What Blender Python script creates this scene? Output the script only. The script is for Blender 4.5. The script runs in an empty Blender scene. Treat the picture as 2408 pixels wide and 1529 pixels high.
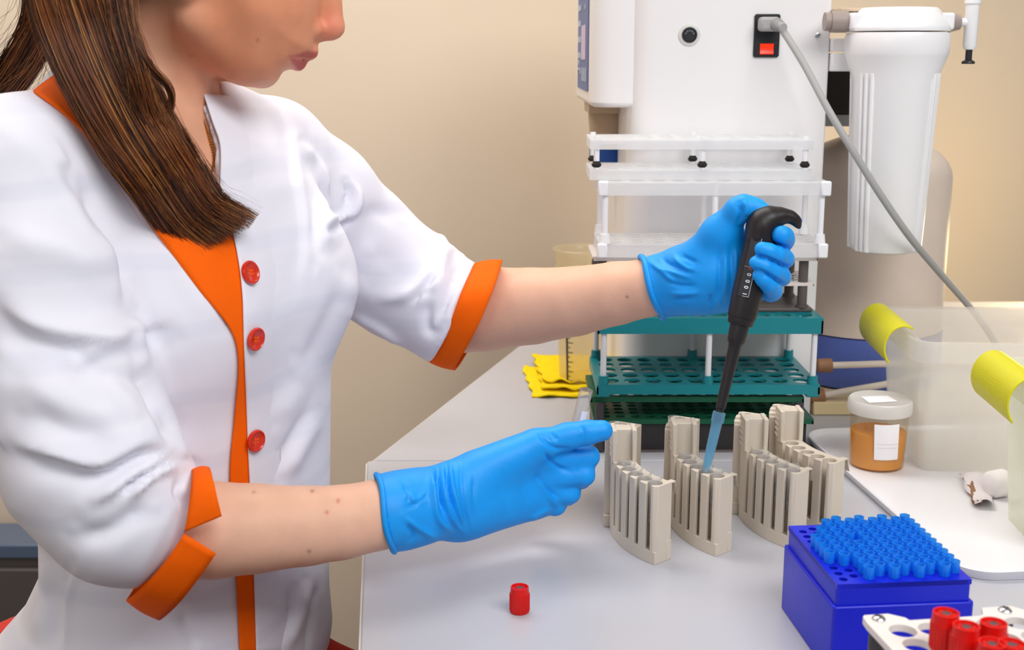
import bpy, bmesh, math, random
import numpy as np
from mathutils import Vector, Matrix
from mathutils.bvhtree import BVHTree
random.seed(7); np.random.seed(7)
SC = bpy.context.scene
COL = SC.collection
PI = math.pi
# ------------------------------------------------------------------ camera
FPX, PITCH, CAMZ, CX, CY = 2900.0, math.radians(12.3), 1.216, 1204.0, 764.5
cp, sp = math.cos(PITCH), math.sin(PITCH)
cam = bpy.data.cameras.new('camera'); camo = bpy.data.objects.new('camera', cam); COL.objects.link(camo)
cam.sensor_width = 36; cam.lens = FPX / 2408 * 36; cam.clip_start = .05
camo.location = (0, 0, CAMZ); camo.rotation_euler = (PI / 2 - PITCH, 0, 0)
cam.dof.use_dof = True; cam.dof.focus_distance = 1.2; cam.dof.aperture_fstop = 9
SC.camera = camo
SC.view_settings.view_transform = 'Standard'; SC.view_settings.look = 'None'
SC.view_settings.gamma = 1; SC.view_settings.use_curve_mapping = False
SC.view_settings.exposure = 0.0
# ------------------------------------------------------------------ light
W = bpy.data.worlds.new('world'); SC.world = W; W.use_nodes = True
W.node_tree.nodes['Background'].inputs[0].default_value = (.90, .95, 1, 1)
W.node_tree.nodes['Background'].inputs[1].default_value = .28


def area(name, loc, target, sx, sy, power, col):
    l = bpy.data.lights.new(name, 'AREA'); l.shape = 'RECTANGLE'; l.size = sx; l.size_y = sy
    l.energy = power; l.color = col
    o = bpy.data.objects.new(name, l); COL.objects.link(o); o.location = loc
    o.rotation_euler = (Vector(target) - Vector(loc)).to_track_quat('-Z', 'Y').to_euler()
    return o


area('ceiling_lamp', (-.5, 1.75, 2.62), (-.5, 1.85, 0), 1.8, .8, 30, (1, .97, .93))
area('ceiling_lamp', (.75, .0, 2.6), (.1, 1.2, .9), 1.6, 1.4, 57, (1, .99, .98))
area('window_light', (-1.7, -1.3, 2.1), (-.2, 1.2, .9), 1.8, 1.4, 14, (.93, .96, 1))
wl = bpy.data.lights.new('warm_glow_fill', 'POINT'); wl.energy = 3.2; wl.color = (1, .76, .36); wl.shadow_soft_size = .05  # added warm fill beyond the right edge; no lamp stands there
wlo = bpy.data.objects.new('warm_glow_fill', wl); COL.objects.link(wlo); wlo.location = (1.03, 2.27, .86)


# ------------------------------------------------------------------ pixel geometry of the photograph
def ray(px, py):
    x = (px - CX) / FPX; v = (CY - py) / FPX
    return Vector((x, cp + v * sp, -sp + v * cp))


def P(px, py, Y):
    d = ray(px, py); t = Y / d[1]
    return Vector((d[0] * t, Y, CAMZ + d[2] * t))


def T(px, py, z=.75):
    d = ray(px, py); t = (z - CAMZ) / d[2]
    return Vector((d[0] * t, d[1] * t, z))


def projv(V):
    w = V[:, 1] * cp - (V[:, 2] - CAMZ) * sp
    v = V[:, 1] * sp + (V[:, 2] - CAMZ) * cp
    return np.stack([CX + FPX * V[:, 0] / w, CY - FPX * v / w], 1)


def rp(r, Y): return r * Y * 1.01 / FPX


# ------------------------------------------------------------------ materials
def lin(c): return tuple((x / 255 / 12.92 if x / 255 <= .04045 else ((x / 255 + .055) / 1.055) ** 2.4) for x in c) + (1,)


MATS = {}


def mat(name, rgb, rough=.5, spec=.5, metal=0, noise=0, nscale=40, bump=0, bscale=200, sss=0, emit=None, coat=0,
        attr=None, ssr=(1, .3, .15)):
    if name in MATS: return MATS[name]
    m = bpy.data.materials.new(name); m.use_nodes = True
    nt = m.node_tree; b = nt.nodes['Principled BSDF']; c = lin(rgb)
    b.inputs['Base Color'].default_value = c; b.inputs['Roughness'].default_value = rough
    b.inputs['Specular IOR Level'].default_value = spec; b.inputs['Metallic'].default_value = metal
    b.inputs['Coat Weight'].default_value = coat
    src = None
    if attr:
        a = nt.nodes.new('ShaderNodeAttribute'); a.attribute_name = attr; src = a.outputs['Color']
    if noise:
        tc = nt.nodes.new('ShaderNodeTexCoord'); n = nt.nodes.new('ShaderNodeTexNoise')
        n.inputs['Scale'].default_value = nscale; n.inputs['Detail'].default_value = 4
        nt.links.new(tc.outputs['Object'], n.inputs['Vector'])
        mr = nt.nodes.new('ShaderNodeMapRange'); mr.inputs[1].default_value = .3; mr.inputs[2].default_value = .7
        mr.inputs[3].default_value = 1 - noise; mr.inputs[4].default_value = 1 + noise
        nt.links.new(n.outputs['Fac'], mr.inputs[0])
        mx = nt.nodes.new('ShaderNodeMix'); mx.data_type = 'RGBA'; mx.blend_type = 'MULTIPLY'; mx.inputs[0].default_value = 1
        if src: nt.links.new(src, mx.inputs[6])
        else: mx.inputs[6].default_value = c
        nt.links.new(mr.outputs[0], mx.inputs[7]); src = mx.outputs[2]
    if src: nt.links.new(src, b.inputs['Base Color'])
    if bump:
        tc = nt.nodes.new('ShaderNodeTexCoord'); n = nt.nodes.new('ShaderNodeTexNoise'); n.inputs['Scale'].default_value = bscale
        n.inputs['Detail'].default_value = 3
        nt.links.new(tc.outputs['Object'], n.inputs['Vector'])
        bp = nt.nodes.new('ShaderNodeBump'); bp.inputs['Strength'].default_value = bump; bp.inputs['Distance'].default_value = .002
        nt.links.new(n.outputs['Fac'], bp.inputs['Height']); nt.links.new(bp.outputs[0], b.inputs['Normal'])
    if sss:
        b.inputs['Subsurface Weight'].default_value = sss; b.inputs['Subsurface Radius'].default_value = ssr
        b.inputs['Subsurface Scale'].default_value = .006
    if emit:
        b.inputs['Emission Color'].default_value = lin(emit[0]); b.inputs['Emission Strength'].default_value = emit[1]
    MATS[name] = m; return m


def clear(name, rgb, body=.15, diff=(255, 255, 255), rough=.05, edge=.5, transl=0.0):
    """thin clear plastic or glass wall: transparency + a little haze + a surface reflection that grows at grazing angles"""
    if name in MATS: return MATS[name]
    m = bpy.data.materials.new(name); m.use_nodes = True; nt = m.node_tree; N = nt.nodes; N.clear(); L = nt.links
    out = N.new('ShaderNodeOutputMaterial'); tr = N.new('ShaderNodeBsdfTransparent'); tr.inputs[0].default_value = lin(rgb)
    df = N.new('ShaderNodeBsdfDiffuse'); df.inputs[0].default_value = lin(diff)
    tl = N.new('ShaderNodeBsdfTranslucent'); tl.inputs[0].default_value = lin(diff)
    gl = N.new('ShaderNodeBsdfGlossy'); gl.inputs['Roughness'].default_value = rough
    lw = N.new('ShaderNodeLayerWeight'); lw.inputs[0].default_value = .5
    pw = N.new('ShaderNodeMath'); pw.operation = 'POWER'; L.new(lw.outputs['Facing'], pw.inputs[0]); pw.inputs[1].default_value = 3
    ml = N.new('ShaderNodeMath'); ml.operation = 'MULTIPLY_ADD'; L.new(pw.outputs[0], ml.inputs[0]); ml.inputs[1].default_value = edge; ml.inputs[2].default_value = .03
    m0 = N.new('ShaderNodeMixShader'); m0.inputs[0].default_value = transl; L.new(df.outputs[0], m0.inputs[1]); L.new(tl.outputs[0], m0.inputs[2])
    m1 = N.new('ShaderNodeMixShader'); m1.inputs[0].default_value = body; L.new(tr.outputs[0], m1.inputs[1]); L.new(m0.outputs[0], m1.inputs[2])
    m2 = N.new('ShaderNodeMixShader'); L.new(ml.outputs[0], m2.inputs[0]); L.new(m1.outputs[0], m2.inputs[1]); L.new(gl.outputs[0], m2.inputs[2])
    L.new(m2.outputs[0], out.inputs[0]); MATS[name] = m; return m


# ------------------------------------------------------------------ mesh builder
class MB:
    def __init__(s): s.v = []; s.f = []; s.mi = []; s.cur = 0; s.M = Matrix.Identity(4)

    def add(s, vs, fs):
        o = len(s.v); s.v += [tuple(s.M @ Vector(v)) for v in vs]
        s.f += [tuple(i + o for i in f) for f in fs]; s.mi += [s.cur] * len(fs); return s

    def box(s, x0, x1, y0, y1, z0, z1):
        return s.add([(x0, y0, z0), (x1, y0, z0), (x1, y1, z0), (x0, y1, z0), (x0, y0, z1), (x1, y0, z1), (x1, y1, z1), (x0, y1, z1)],
                     [(3, 2, 1, 0), (4, 5, 6, 7), (0, 1, 5, 4), (1, 2, 6, 5), (2, 3, 7, 6), (3, 0, 4, 7)])

    def lathe(s, prof, n=24, o=(0, 0, 0), axis=(0, 0, 1), closed=False, flat=(1, 1), ref=None):
        ax = Vector(axis).normalized()
        u = (Vector(ref) - ax * ax.dot(Vector(ref))).normalized() if ref is not None else ax.orthogonal().normalized()
        w = ax.cross(u); o = Vector(o); vs = []; fs = []
        for r, z in prof:
            for k in range(n):
                a = 2 * PI * k / n; vs.append(o + ax * z + (u * math.cos(a) * flat[0] + w * math.sin(a) * flat[1]) * r)
        m = len(prof)
        for i in range(m if closed else m - 1):
            j = (i + 1) % m
            for k in range(n): l = (k + 1) % n; fs.append((i * n + k, i * n + l, j * n + l, j * n + k))
        if not closed:
            if prof[0][0] > 1e-6: fs.append(tuple(range(n - 1, -1, -1)))
            if prof[-1][0] > 1e-6: fs.append(tuple((m - 1) * n + k for k in range(n)))
        return s.add(vs, fs)

    def cyl(s, a, b, r0, r1=None, n=16):
        a = Vector(a); b = Vector(b); return s.lathe([(r0, 0), (r0 if r1 is None else r1, (b - a).length)], n, a, b - a)

    def prism(s, poly, z0, z1):
        n = len(poly)
        vs = [(x, y, z0) for x, y in poly] + [(x, y, z1) for x, y in poly]
        fs = [tuple(range(n - 1, -1, -1)), tuple(range(n, 2 * n))] + [(i, (i + 1) % n, n + (i + 1) % n, n + i) for i in range(n)]
        return s.add(vs, fs)

    def tube(s, pts, r, n=8, caps=True):
        pts = [Vector(p) for p in pts]; m = len(pts); rs = r if isinstance(r, (list, tuple)) else [r] * m
        t0 = (pts[1] - pts[0]).normalized(); u = t0.orthogonal().normalized(); vs = []; fs = []
        for i, p in enumerate(pts):
            t = (pts[min(i + 1, m - 1)] - pts[max(i - 1, 0)]).normalized()
            u = (u - t * u.dot(t)).normalized(); w = t.cross(u)
            for k in range(n):
                a = 2 * PI * k / n; vs.append(p + (u * math.cos(a) + w * math.sin(a)) * rs[i])
        for i in range(m - 1):
            for k in range(n): l = (k + 1) % n; fs.append((i * n + k, i * n + l, (i + 1) * n + l, (i + 1) * n + k))
        if caps: fs += [tuple(range(n - 1, -1, -1)), tuple((m - 1) * n + k for k in range(n))]
        return s.add(vs, fs)

    def build(s, name, m, parent=None, bevel=0, smooth=35, seg=2):
        me = bpy.data.meshes.new(name); me.from_pydata(s.v, [], s.f)
        for x in (m if isinstance(m, (list, tuple)) else [m]): me.materials.append(x)
        if max(s.mi, default=0): me.polygons.foreach_set('material_index', s.mi)
        bm = bmesh.new(); bm.from_mesh(me)
        big = [f for f in bm.faces if len(f.verts) > 4]
        bmesh.ops.recalc_face_normals(bm, faces=bm.faces)
        bm.to_mesh(me); bm.free()
        o = bpy.data.objects.new(name, me); COL.objects.link(o)
        finish(o, parent, bevel, smooth, seg); return o


def finish(o, parent=None, bevel=0, smooth=35, seg=2):
    if parent: o.parent = parent
    if bevel:
        b = o.modifiers.new('bevel', 'BEVEL'); b.width = bevel; b.segments = seg; b.limit_method = 'ANGLE'; b.angle_limit = math.radians(40)
        b.use_clamp_overlap = True
    me = o.data
    me.polygons.foreach_set('use_smooth', [True] * len(me.polygons))
    if smooth < 180: me.set_sharp_from_angle(angle=math.radians(smooth + (10 if bevel else 0)))


def tag(o, label, cat, group=None, kind=None):
    o['label'] = label; o['category'] = cat
    if group: o['group'] = group
    if kind: o['kind'] = kind
    return o


def thing(name, label, cat, loc=(0, 0, 0), rz=0, group=None):
    o = bpy.data.objects.new(name, None); COL.objects.link(o); o.empty_display_size = .02
    o.location = loc; o.rotation_euler = (0, 0, rz); return tag(o, label, cat, group)


def dup(root, loc, rz=0, label=None):
    r = root.copy(); COL.objects.link(r); r.location = loc; r.rotation_euler = (0, 0, rz)
    if label: r['label'] = label
    for ch in list(root.children):
        c = ch.copy(); COL.objects.link(c); c.parent = r
        for g in list(ch.children):
            d = g.copy(); COL.objects.link(d); d.parent = c
    return r


def struct(o): o['kind'] = 'structure'; return o


def catmull(pts, n):
    pts = [Vector(p) for p in pts]; out = []; q = [pts[0] * 2 - pts[1]] + pts + [pts[-1] * 2 - pts[-2]]
    for i in range(1, len(q) - 2):
        a, b, c, d = q[i - 1:i + 3]
        for k in range(n):
            t = k / n
            out.append(.5 * ((2 * b) + (c - a) * t + (2 * a - 5 * b + 4 * c - d) * t * t + (3 * b - a - 3 * c + d) * t ** 3))
    return out + [pts[-1]]


def lerp_list(pts, n):
    """resample a polyline of tuples evenly by index-parameter"""
    p = np.array(pts, float); s = np.linspace(0, len(p) - 1, n)
    return np.stack([np.interp(s, np.arange(len(p)), p[:, k]) for k in range(p.shape[1])], 1)


def holes(mb, x0, y0, cols, rows, px, py, r, z0, z1, n=16, margin=(0, 0), stagger=False):
    """a plate of thickness z0..z1 with a real round hole per cell; margin = rim outside the cells"""
    for i in range(cols):
        oy = (py / 2 if (stagger and i % 2) else 0)
        xa, xb = x0 + i * px, x0 + (i + 1) * px
        for j in range(rows):
            cx, cy = xa + px / 2, y0 + oy + (j + .5) * py
            A = [2 * PI * k / n + PI / n for k in range(n)]; vs = []
            for a in A:
                c, q = math.cos(a), math.sin(a); k = min(px / 2 / abs(c) if abs(c) > 1e-6 else 9, py / 2 / abs(q) if abs(q) > 1e-6 else 9)
                vs += [(cx + c * k, cy + q * k), (cx + c * r, cy + q * r)]
            # snap the four outer points nearest to the corners onto the corners
            cor = [(cx + sx * px / 2, cy + sy * py / 2) for sx in (-1, 1) for sy in (-1, 1)]
            for (qx, qy) in cor:
                b = min(range(0, 2 * n, 2), key=lambda t: (vs[t][0] - qx) ** 2 + (vs[t][1] - qy) ** 2); vs[b] = (qx, qy)
            V = [(x, y, z1) for x, y in vs] + [(x, y, z0) for x, y in vs]; m = 2 * n; fs = []
            for k in range(n):
                a, b = 2 * k, 2 * ((k + 1) % n)
                fs += [(a, b, b + 1, a + 1), (m + a, m + a + 1, m + b + 1, m + b), (a + 1, b + 1, m + b + 1, m + a + 1)]
            mb.add(V, fs)
        if stagger:
            if oy: mb.box(xa, xb, y0, y0 + oy, z0, z1)
            else: mb.box(xa, xb, y0 + rows * py, y0 + rows * py + py / 2, z0, z1)
    X1, Y1 = x0 + cols * px, y0 + rows * py + (py / 2 if stagger else 0)
    mx, my = margin
    if my: mb.box(x0 - mx, X1 + mx, y0 - my, y0, z0, z1); mb.box(x0 - mx, X1 + mx, Y1, Y1 + my, z0, z1)
    if mx: mb.box(x0 - mx, x0, y0, Y1, z0, z1); mb.box(X1, X1 + mx, y0, Y1, z0, z1)


def rrect(x0, x1, y0, y1, r, n=5):
    out = []
    for cx, cy, a0 in ((x1 - r, y1 - r, 0), (x0 + r, y1 - r, 90), (x0 + r, y0 + r, 180), (x1 - r, y0 + r, 270)):
        for k in range(n + 1):
            a = math.radians(a0 + 90 * k / n); out.append((cx + r * math.cos(a), cy + r * math.sin(a)))
    return out


# ------------------------------------------------------------------ room
M_wall = mat('wall_paint', (229, 211, 189), .8, .2, noise=.02, nscale=3, bump=.04, bscale=60)
M_floor = mat('floor_vinyl', (84, 72, 60), .5, .4, noise=.08, nscale=8)
M_ceil = mat('ceiling_paint', (235, 235, 232), .9, .2)
m = MB(); m.box(-2.5, 2.6, -2.2, 2.75, -.05, 0); struct(m.build('floor', M_floor))
m = MB(); m.box(-2.5, 2.6, -2.2, 2.75, 2.7, 2.75); struct(m.build('ceiling', M_ceil))
# back wall: a left stretch and a right stretch turned away at a soft corner, shaped so it falls darker
m = MB(); a = math.radians(9)
xc, yc = -.155, 2.36
poly = [(-2.5, yc + .02), (xc - .07, yc)]
for k in range(9):
    t = k / 8; poly.append((xc - .07 + .14 * t, yc + .022 * t * t))
poly += [(2.6, yc + .022 + (2.6 - xc - .07) * .32), (2.6, 3.3), (-2.5, 3.3)]
m.prism(poly, 0, 2.7); struct(m.build('wall_back', M_wall, smooth=40))
m = MB(); m.box(-2.55, -2.5, -2.2, 2.36, 0, 2.7); struct(m.build('wall_left', M_wall))

# ------------------------------------------------------------------ tables
M_table = mat('table_laminate', (186, 186, 193), .28, .45, noise=.02, nscale=12)
M_edge = mat('table_edge_band', (214, 208, 204), .4, .4)
M_leg = mat('table_leg_steel', (150, 150, 150), .4, .5, metal=.6)


def table(name, poly, label, legs, top=.75, th=.03):
    cx = sum(p[0] for p in poly) / len(poly); cy = sum(p[1] for p in poly) / len(poly)
    t = thing(name, label, 'table', (cx, cy, 0)); q = [(x - cx, y - cy) for x, y in poly]
    m = MB(); m.prism(q, top - th, top); m.build('tabletop', M_table, t, bevel=.0012)
    for i in range(len(q)):
        a, b = Vector(q[i]), Vector(q[(i + 1) % len(q)])
    m = MB(); n = len(q); big = []
    for i in range(n):
        p0, p1, p2 = Vector(q[i - 1]), Vector(q[i]), Vector(q[(i + 1) % n])
        n1 = Vector(((p1 - p0).y, -(p1 - p0).x)).normalized(); n2 = Vector(((p2 - p1).y, -(p2 - p1).x)).normalized()
        d = (n1 + n2).normalized() * (.0018 / max(.4, math.cos(n1.angle(n2) / 2))); big.append(p1 + d)
    vs = [(p[0], p[1], z) for p in q for z in (top - th, top - .0015)] + [(p[0], p[1], z) for p in big for z in (top - th, top - .0015)]
    fs = []
    for i in range(n):
        j = (i + 1) % n; A = 2 * n
        fs += [(A + 2 * i, A + 2 * j, A + 2 * j + 1, A + 2 * i + 1), (2 * i, 2 * i + 1, 2 * j + 1, 2 * j), (2 * i + 1, A + 2 * i + 1, A + 2 * j + 1, 2 * j + 1), (2 * i, 2 * j, A + 2 * j, A + 2 * i)]
    m.add(vs, fs); m.build('edge_band', M_edge, t)
    for x, y in legs:
        m = MB(); m.box(x - cx - .02, x - cx + .02, y - cy - .02, y - cy + .02, 0, top - th); m.build('leg', M_leg, t, bevel=.003)
    return t


tA, tB = T(872, 1089), T(1240, 800)
d = (tB - tA)
tC = tA + d * ((2.352 - tA.y) / d.y)
tn = T(852, 1560)
jy = T(940, 1084).y
table('lab_table', [(tA.x + (tn.x - tA.x) * (tA.y - .55) / (tA.y - tn.y), .55), (1.3, .55), (1.3, jy), (tA.x - .002, jy), (tA.x - .004, jy - .008)],
      'pale grey laminate lab table in front, under the carriers and blue tip box',
      [(.9, .62), (1.2, .62), (1.2, 1.3)])
table('side_table', [(tA.x + .002, jy + .0045), (1.3, jy + .0045), (1.3, 2.352), (tC.x, 2.352)],
      'pale grey laminate table further back, under the rack stack and the white device',
      [(.25, 2.28), (1.2, 2.28), (1.2, 1.5), (.3, 1.55)], top=.7495)

# far left: low grey cabinet against the wall
M_cab = mat('cabinet_grey', (92, 86, 84), .45, .4); M_cabtop = mat('cabinet_top_sheen', (90, 106, 132), .3, .5)  # the bluish sheen of the lit top is put into its colour
gx0, gx1 = -1.9, -.62
zt = P(60, 1249, 2.3).z
c = thing('grey_cabinet', 'low dark grey cabinet with bluish sheen coloured on top standing against the wall at far left', 'cabinet', (-1.1, 2.12, 0))
m = MB(); m.box(-.8, .5, .12, .225, .0, zt - .03); m.build('body', M_cab, c, bevel=.003)
m = MB(); m.box(-.81, .51, .11, .225, zt - .03, zt); m.build('top', M_cabtop, c, bevel=.004)
for k in range(2):
    m = MB(); m.box(-.78 + k * .64, -.16 + k * .64, -.0 + .106, .12, .06, zt - .05); dr = m.build('door', M_cab, c, bevel=.003)
    m = MB(); m.cyl((-.2 + k * .1, .1, .45), (-.2 + k * .1, .1, .57), .006); m.build('handle', M_leg, dr)

# ------------------------------------------------------------------ white water-purifying device
M_dev = mat('device_enamel', (243, 241, 242), .32, .4); M_blk = mat('black_plastic', (34, 34, 38), .4, .5)
M_grey = mat('grey_plastic', (168, 168, 168), .5, .4); M_dgrey = mat('dark_grey_plastic', (74, 70, 72), .45, .4)
M_steel = mat('steel', (200, 202, 206), .25, .5, metal=1); M_lbl = mat('blue_label', (95, 114, 168), .5, .3)
M_lilac = mat('display_lilac', (200, 186, 224), .4, .3); M_print = mat('label_print', (178, 190, 214), .5, .3)
M_red = mat('rocker_red', (225, 40, 10), .3, .5, emit=((255, 45, 0), .8))
M_blue = mat('blue_ring', (12, 74, 158), .4, .4); M_beigep = mat('beige_plastic', (206, 184, 158), .5, .3)
M_tan = mat('tan_plastic', (182, 160, 134), .5, .3)
dx0, dx1, dy0, dy1 = .146, .394, 1.568, 1.95
dv = thing('water_purifier', 'tall white lab device with power inlet and red switch, behind the rack stack', 'device', (dx0, dy0, .75))
w, dd = dx1 - dx0, dy1 - dy0
m = MB(); pl = [(w, 0), (w, dd), (0, dd)]
for k in range(9):
    a = math.radians(180 + 90 * k / 8); pl.append((.034 + .034 * math.cos(a), .034 + .034 * math.sin(a)))
m.prism(pl, 0, .66); m.build('body', M_dev, dv, bevel=.002)
# control module overhanging on the left
zm = P(1440, 252, 1.6).z - .75
m = MB(); pl = [(.03, .03)]
pl = [(.02, dd), (-.046, dd), (-.046, .05)]
for k in range(7):
    a = math.radians(180 + 90 * k / 6); pl.append((-.016 + .03 * math.cos(a), .044 + .03 * math.sin(a)))
pl += [(.02, .014)]
m.prism(pl, zm, .66); mod = m.build('control_module', M_dev, dv, bevel=.006)
zl = P(1370, 212, 1.72).z - .75
m = MB(); m.box(-.0475, -.046, .075, dd - .06, zl, .64); lb = m.build('label_plate', M_lbl, mod); lb['label'] = 'blue front label'
z1, z2 = P(1367, 140, 1.75).z - .75, P(1367, 60, 1.75).z - .75
m = MB(); m.box(-.0485, -.0472, .115, .215, z1, z2); m.build('display', M_lilac, mod)
m = MB()
for k in range(5): m.box(-.0485, -.0472, .23, .30, z1 - .02 + k * .022, z1 - .012 + k * .022)
for k in range(3): m.box(-.0485, -.0472, .095 + .04 * k, .12 + .04 * k, zl + .012, zl + .03)
for k in range(2): m.box(-.0485, -.0472, .26, .29, zl + .02 + k * .014, zl + .026 + k * .014)
m.box(-.0485, -.0472, .12, .14, z2 + .02, z2 + .026); m.build('print', M_print, mod)['kind'] = 'stuff'
# outlet under the module
m = MB(); ox, oy = -.012, .17
m.box(ox - .03, ox + .045, oy - .05, oy + .06, zm - .012, zm + .002); m.lathe([(.018, 0), (.018, .02), (.025, .024), (.028, .05), (.028, .06)][::-1], 20, (ox, oy, zm - .07)); m.build('outlet', M_tan, dv)
m = MB(); zb = P(1434, 388, 1.73).z - .75
m.lathe([(.018, 0), (.026, .006), (.026, .022)], 20, (ox, oy, zb)); m.build('outlet_ring', M_blue, dv)
m = MB(); m.lathe([(.022, 0), (.022, zm - zb - .09)], 20, (ox, oy, zb + .022)); m.build('outlet_barrel', mat('pale_cylinder', (205, 205, 215), .3), dv)
# DIN socket
c = P(1621, 82, dy0) - Vector((dx0, dy0, .75))
m = MB(); m.lathe([(.0135, 0), (.0135, .0012), (.0115, .002)], 32, c, (0, -1, 0)); so = m.build('round_socket', mat('socket_ring', (215, 214, 210), .4), dv)
m = MB(); m.lathe([(.0095, 0), (.0095, .0032), (.008, .0034), (.0078, .0022)], 32, c, (0, -1, 0)); m.build('socket_core', M_blk, so)
m = MB()
for k in range(5):
    a = math.radians(20 + 35 * k); q = c + Vector((math.cos(a) * .005, -.0026, math.sin(a) * .005)); m.cyl(q, q + Vector((0, -.0008, 0)), .001, n=8)
m.build('socket_pin', M_steel, so)
# power inlet with switch
q0 = P(1770, 135, dy0) - Vector((dx0, dy0, .75)); q1 = P(1835, 33, dy0) - Vector((dx0, dy0, .75))
m = MB()
pp = rrect(q0.x, q1.x, q0.z, q1.z, .003); m.M = Matrix(((1, 0, 0, 0), (0, 0, 1, 0), (0, 1, 0, 0), (0, 0, 0, 1))); m.prism(pp, -.003, 0); inl = m.build('power_inlet', M_blk, dv, bevel=.0008)
s0 = P(1785, 128, dy0) - Vector((dx0, dy0, .75)); s1 = P(1817, 103, dy0) - Vector((dx0, dy0, .75))
m = MB(); m.box(s0.x - .006, s1.x + .006, -.0042, -.003, s0.z - .002, s1.z + .002); m.build('switch_frame', M_blk, inl, bevel=.0005)
m = MB(); zmid = (s0.z + s1.z) / 2
m.add([(s0.x, -.004, s0.z), (s1.x, -.004, s0.z), (s0.x, -.0075, s0.z + .001), (s1.x, -.0075, s0.z + .001), (s0.x, -.0055, zmid), (s1.x, -.0055, zmid), (s0.x, -.0066, s1.z), (s1.x, -.0066, s1.z), (s0.x, -.004, s1.z), (s1.x, -.004, s1.z)],
      [(0, 1, 3, 2), (2, 3, 5, 4), (4, 5, 7, 6), (6, 7, 9, 8), (0, 2, 4, 6, 8), (9, 7, 5, 3, 1)]); m.build('rocker_switch', M_red, inl)
for (sx, sy) in ((1923, 84),):
    c = P(sx, sy, dy0) - Vector((dx0, dy0, .75)); m = MB(); m.lathe([(.0035, 0), (.0035, .0012), (.002, .0018)], 16, c, (0, -1, 0)); m.build('screw', M_steel, dv)
# power cable (plug + strain relief + lead)
pb = P(1808, 55, dy0)
pc = thing('power_cable', 'grey power cable plugged into the white device, crossing in front of the filter', 'cable', pb)
m = MB(); c0 = P(1783, 74, dy0 - .012) - pb; c1 = P(1832, 40, dy0 - .012) - pb
m.box(c0.x, c1.x, -.022, -.003, c0.z, c1.z); m.build('plug', M_grey, pc, bevel=.004)
e = P(1826, 58, dy0 - .02) - pb
cab = [e, P(1838, 68, 1.535) - pb, P(1890, 150, 1.50) - pb, P(1950, 262, 1.465) - pb, P(2010, 362, 1.45) - pb, P(2075, 465, 1.45) - pb, P(2140, 558, 1.47) - pb, P(2205, 636, 1.53) - pb, P(2280, 722, 1.6) - pb, P(2330, 790, 1.63) - pb, T(2390, 900, .753) - pb + Vector((0, .0, 0.001))]
cc = catmull(cab, 8)
m = MB(); m.tube(cc, .0043, 10); m.build('lead', M_grey, pc, smooth=60)
m = MB(); dirv = (cc[6] - cc[0]).normalized()
for k in range(4): m.lathe([(.0085 - k * .0009, 0), (.0085 - k * .0009, .0035)], 14, cc[0] + dirv * (.005 * k - .002), dirv)
m.lathe([(.0062, 0), (.005, .022)], 14, cc[0], dirv); m.build('strain_relief', M_grey, pc)

# ------------------------------------------------------------------ filter housing
M_fil = mat('filter_plastic', (242, 241, 243), .25, .5, sss=.0)
fx, fy = .4655, 1.53
zt_, zr, zr2, zbm = P(2105, 14, 1.47).z, P(2105, 75, 1.47).z, P(2105, 132, 1.47).z, P(2070, 604, 1.49).z
ft = thing('water_filter', 'white ribbed water filter housing hanging beside the white device', 'water filter', (fx, fy, zbm))
m = MB(); H = zr - zbm
m.lathe([(0, 0), (.030, 0), (.040, .004), (.0425, .012), (.050, zr2 - zbm - .028), (.060, zr2 - zbm), (.0615, zr2 - zbm + .004), (.0615, H - .004), (.060, H)], 48)
bw = m.build('bowl', M_fil, ft, smooth=50)
for k in range(12):
    a = math.radians(-90 + 55 + 90 * (k // 3) - 14 * (k // 6 * 0) + (k % 3 - 1) * 9) + (math.radians(-20) if (k // 3) % 2 else 0)
    m = MB(); m.M = Matrix.Rotation(a, 4, 'Z'); wd = .0018
    m.add([(.036, -wd, .002), (.036, wd, .002), (.045, wd, .004), (.045, -wd, .004), (.048, -wd, zr2 - zbm - .02), (.048, wd, zr2 - zbm - .02), (.0535, wd, zr2 - zbm - .02), (.0535, -wd, zr2 - zbm - .02)],
          [(3, 2, 1, 0), (4, 5, 6, 7), (0, 1, 5, 4), (1, 2, 6, 5), (2, 3, 7, 6), (3, 0, 4, 7)])
    m.build('rib', M_fil, bw, bevel=.0006)
m = MB(); hh = zt_ - zr
m.lathe([(.0605, .0015), (.061, .004), (.060, .008), (.048, hh - .003), (.044, hh), (0, hh)], 40, (0, 0, H)); m.build('cap', M_fil, ft, smooth=50)
m = MB(); m.box(-.062, .062, -.02, .03, H + .003, H + hh - .006); m.build('port_block', M_fil, ft, bevel=.003)
m = MB(); m.cyl((-.062, 0, H + hh * .45), (-.082, 0, H + hh * .45), .013, n=24); m.cyl((-.075, 0, H + hh * .45), (-.089, 0, H + hh * .45), .011, n=24); m.build('left_fitting', mat('fitting_grey', (158, 144, 138), .5), ft)
m = MB(); m.cyl((.062, 0, H + hh * .42), (.074, 0, H + hh * .42), .012, .009, n=24); m.build('right_fitting', MATS['fitting_grey'], ft)
vx = .088
m = MB(); m.cyl((.072, 0, H + hh * .42), (vx, 0, H + hh * .42), .005, n=16); m.lathe([(.006, -.032), (.008, -.028), (.008, .02), (.0095, .022), (.0095, .036), (.006, .042), (.006, .048)], 24, (vx, 0, H + hh * .42)); m.build('tee_valve', M_fil, ft)
m = MB(); m.lathe([(.0075, -.049), (.008, -.0475), (.0075, -.046), (.004, -.044), (.004, -.032)], 20, (vx, 0, H + hh * .42)); m.build('valve_knob', M_blk, ft)
m = MB(); m.lathe([(.006, .048), (.006, .062)], 20, (vx, 0, H + hh * .42)); m.build('valve_collar', M_blk, ft)
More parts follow.
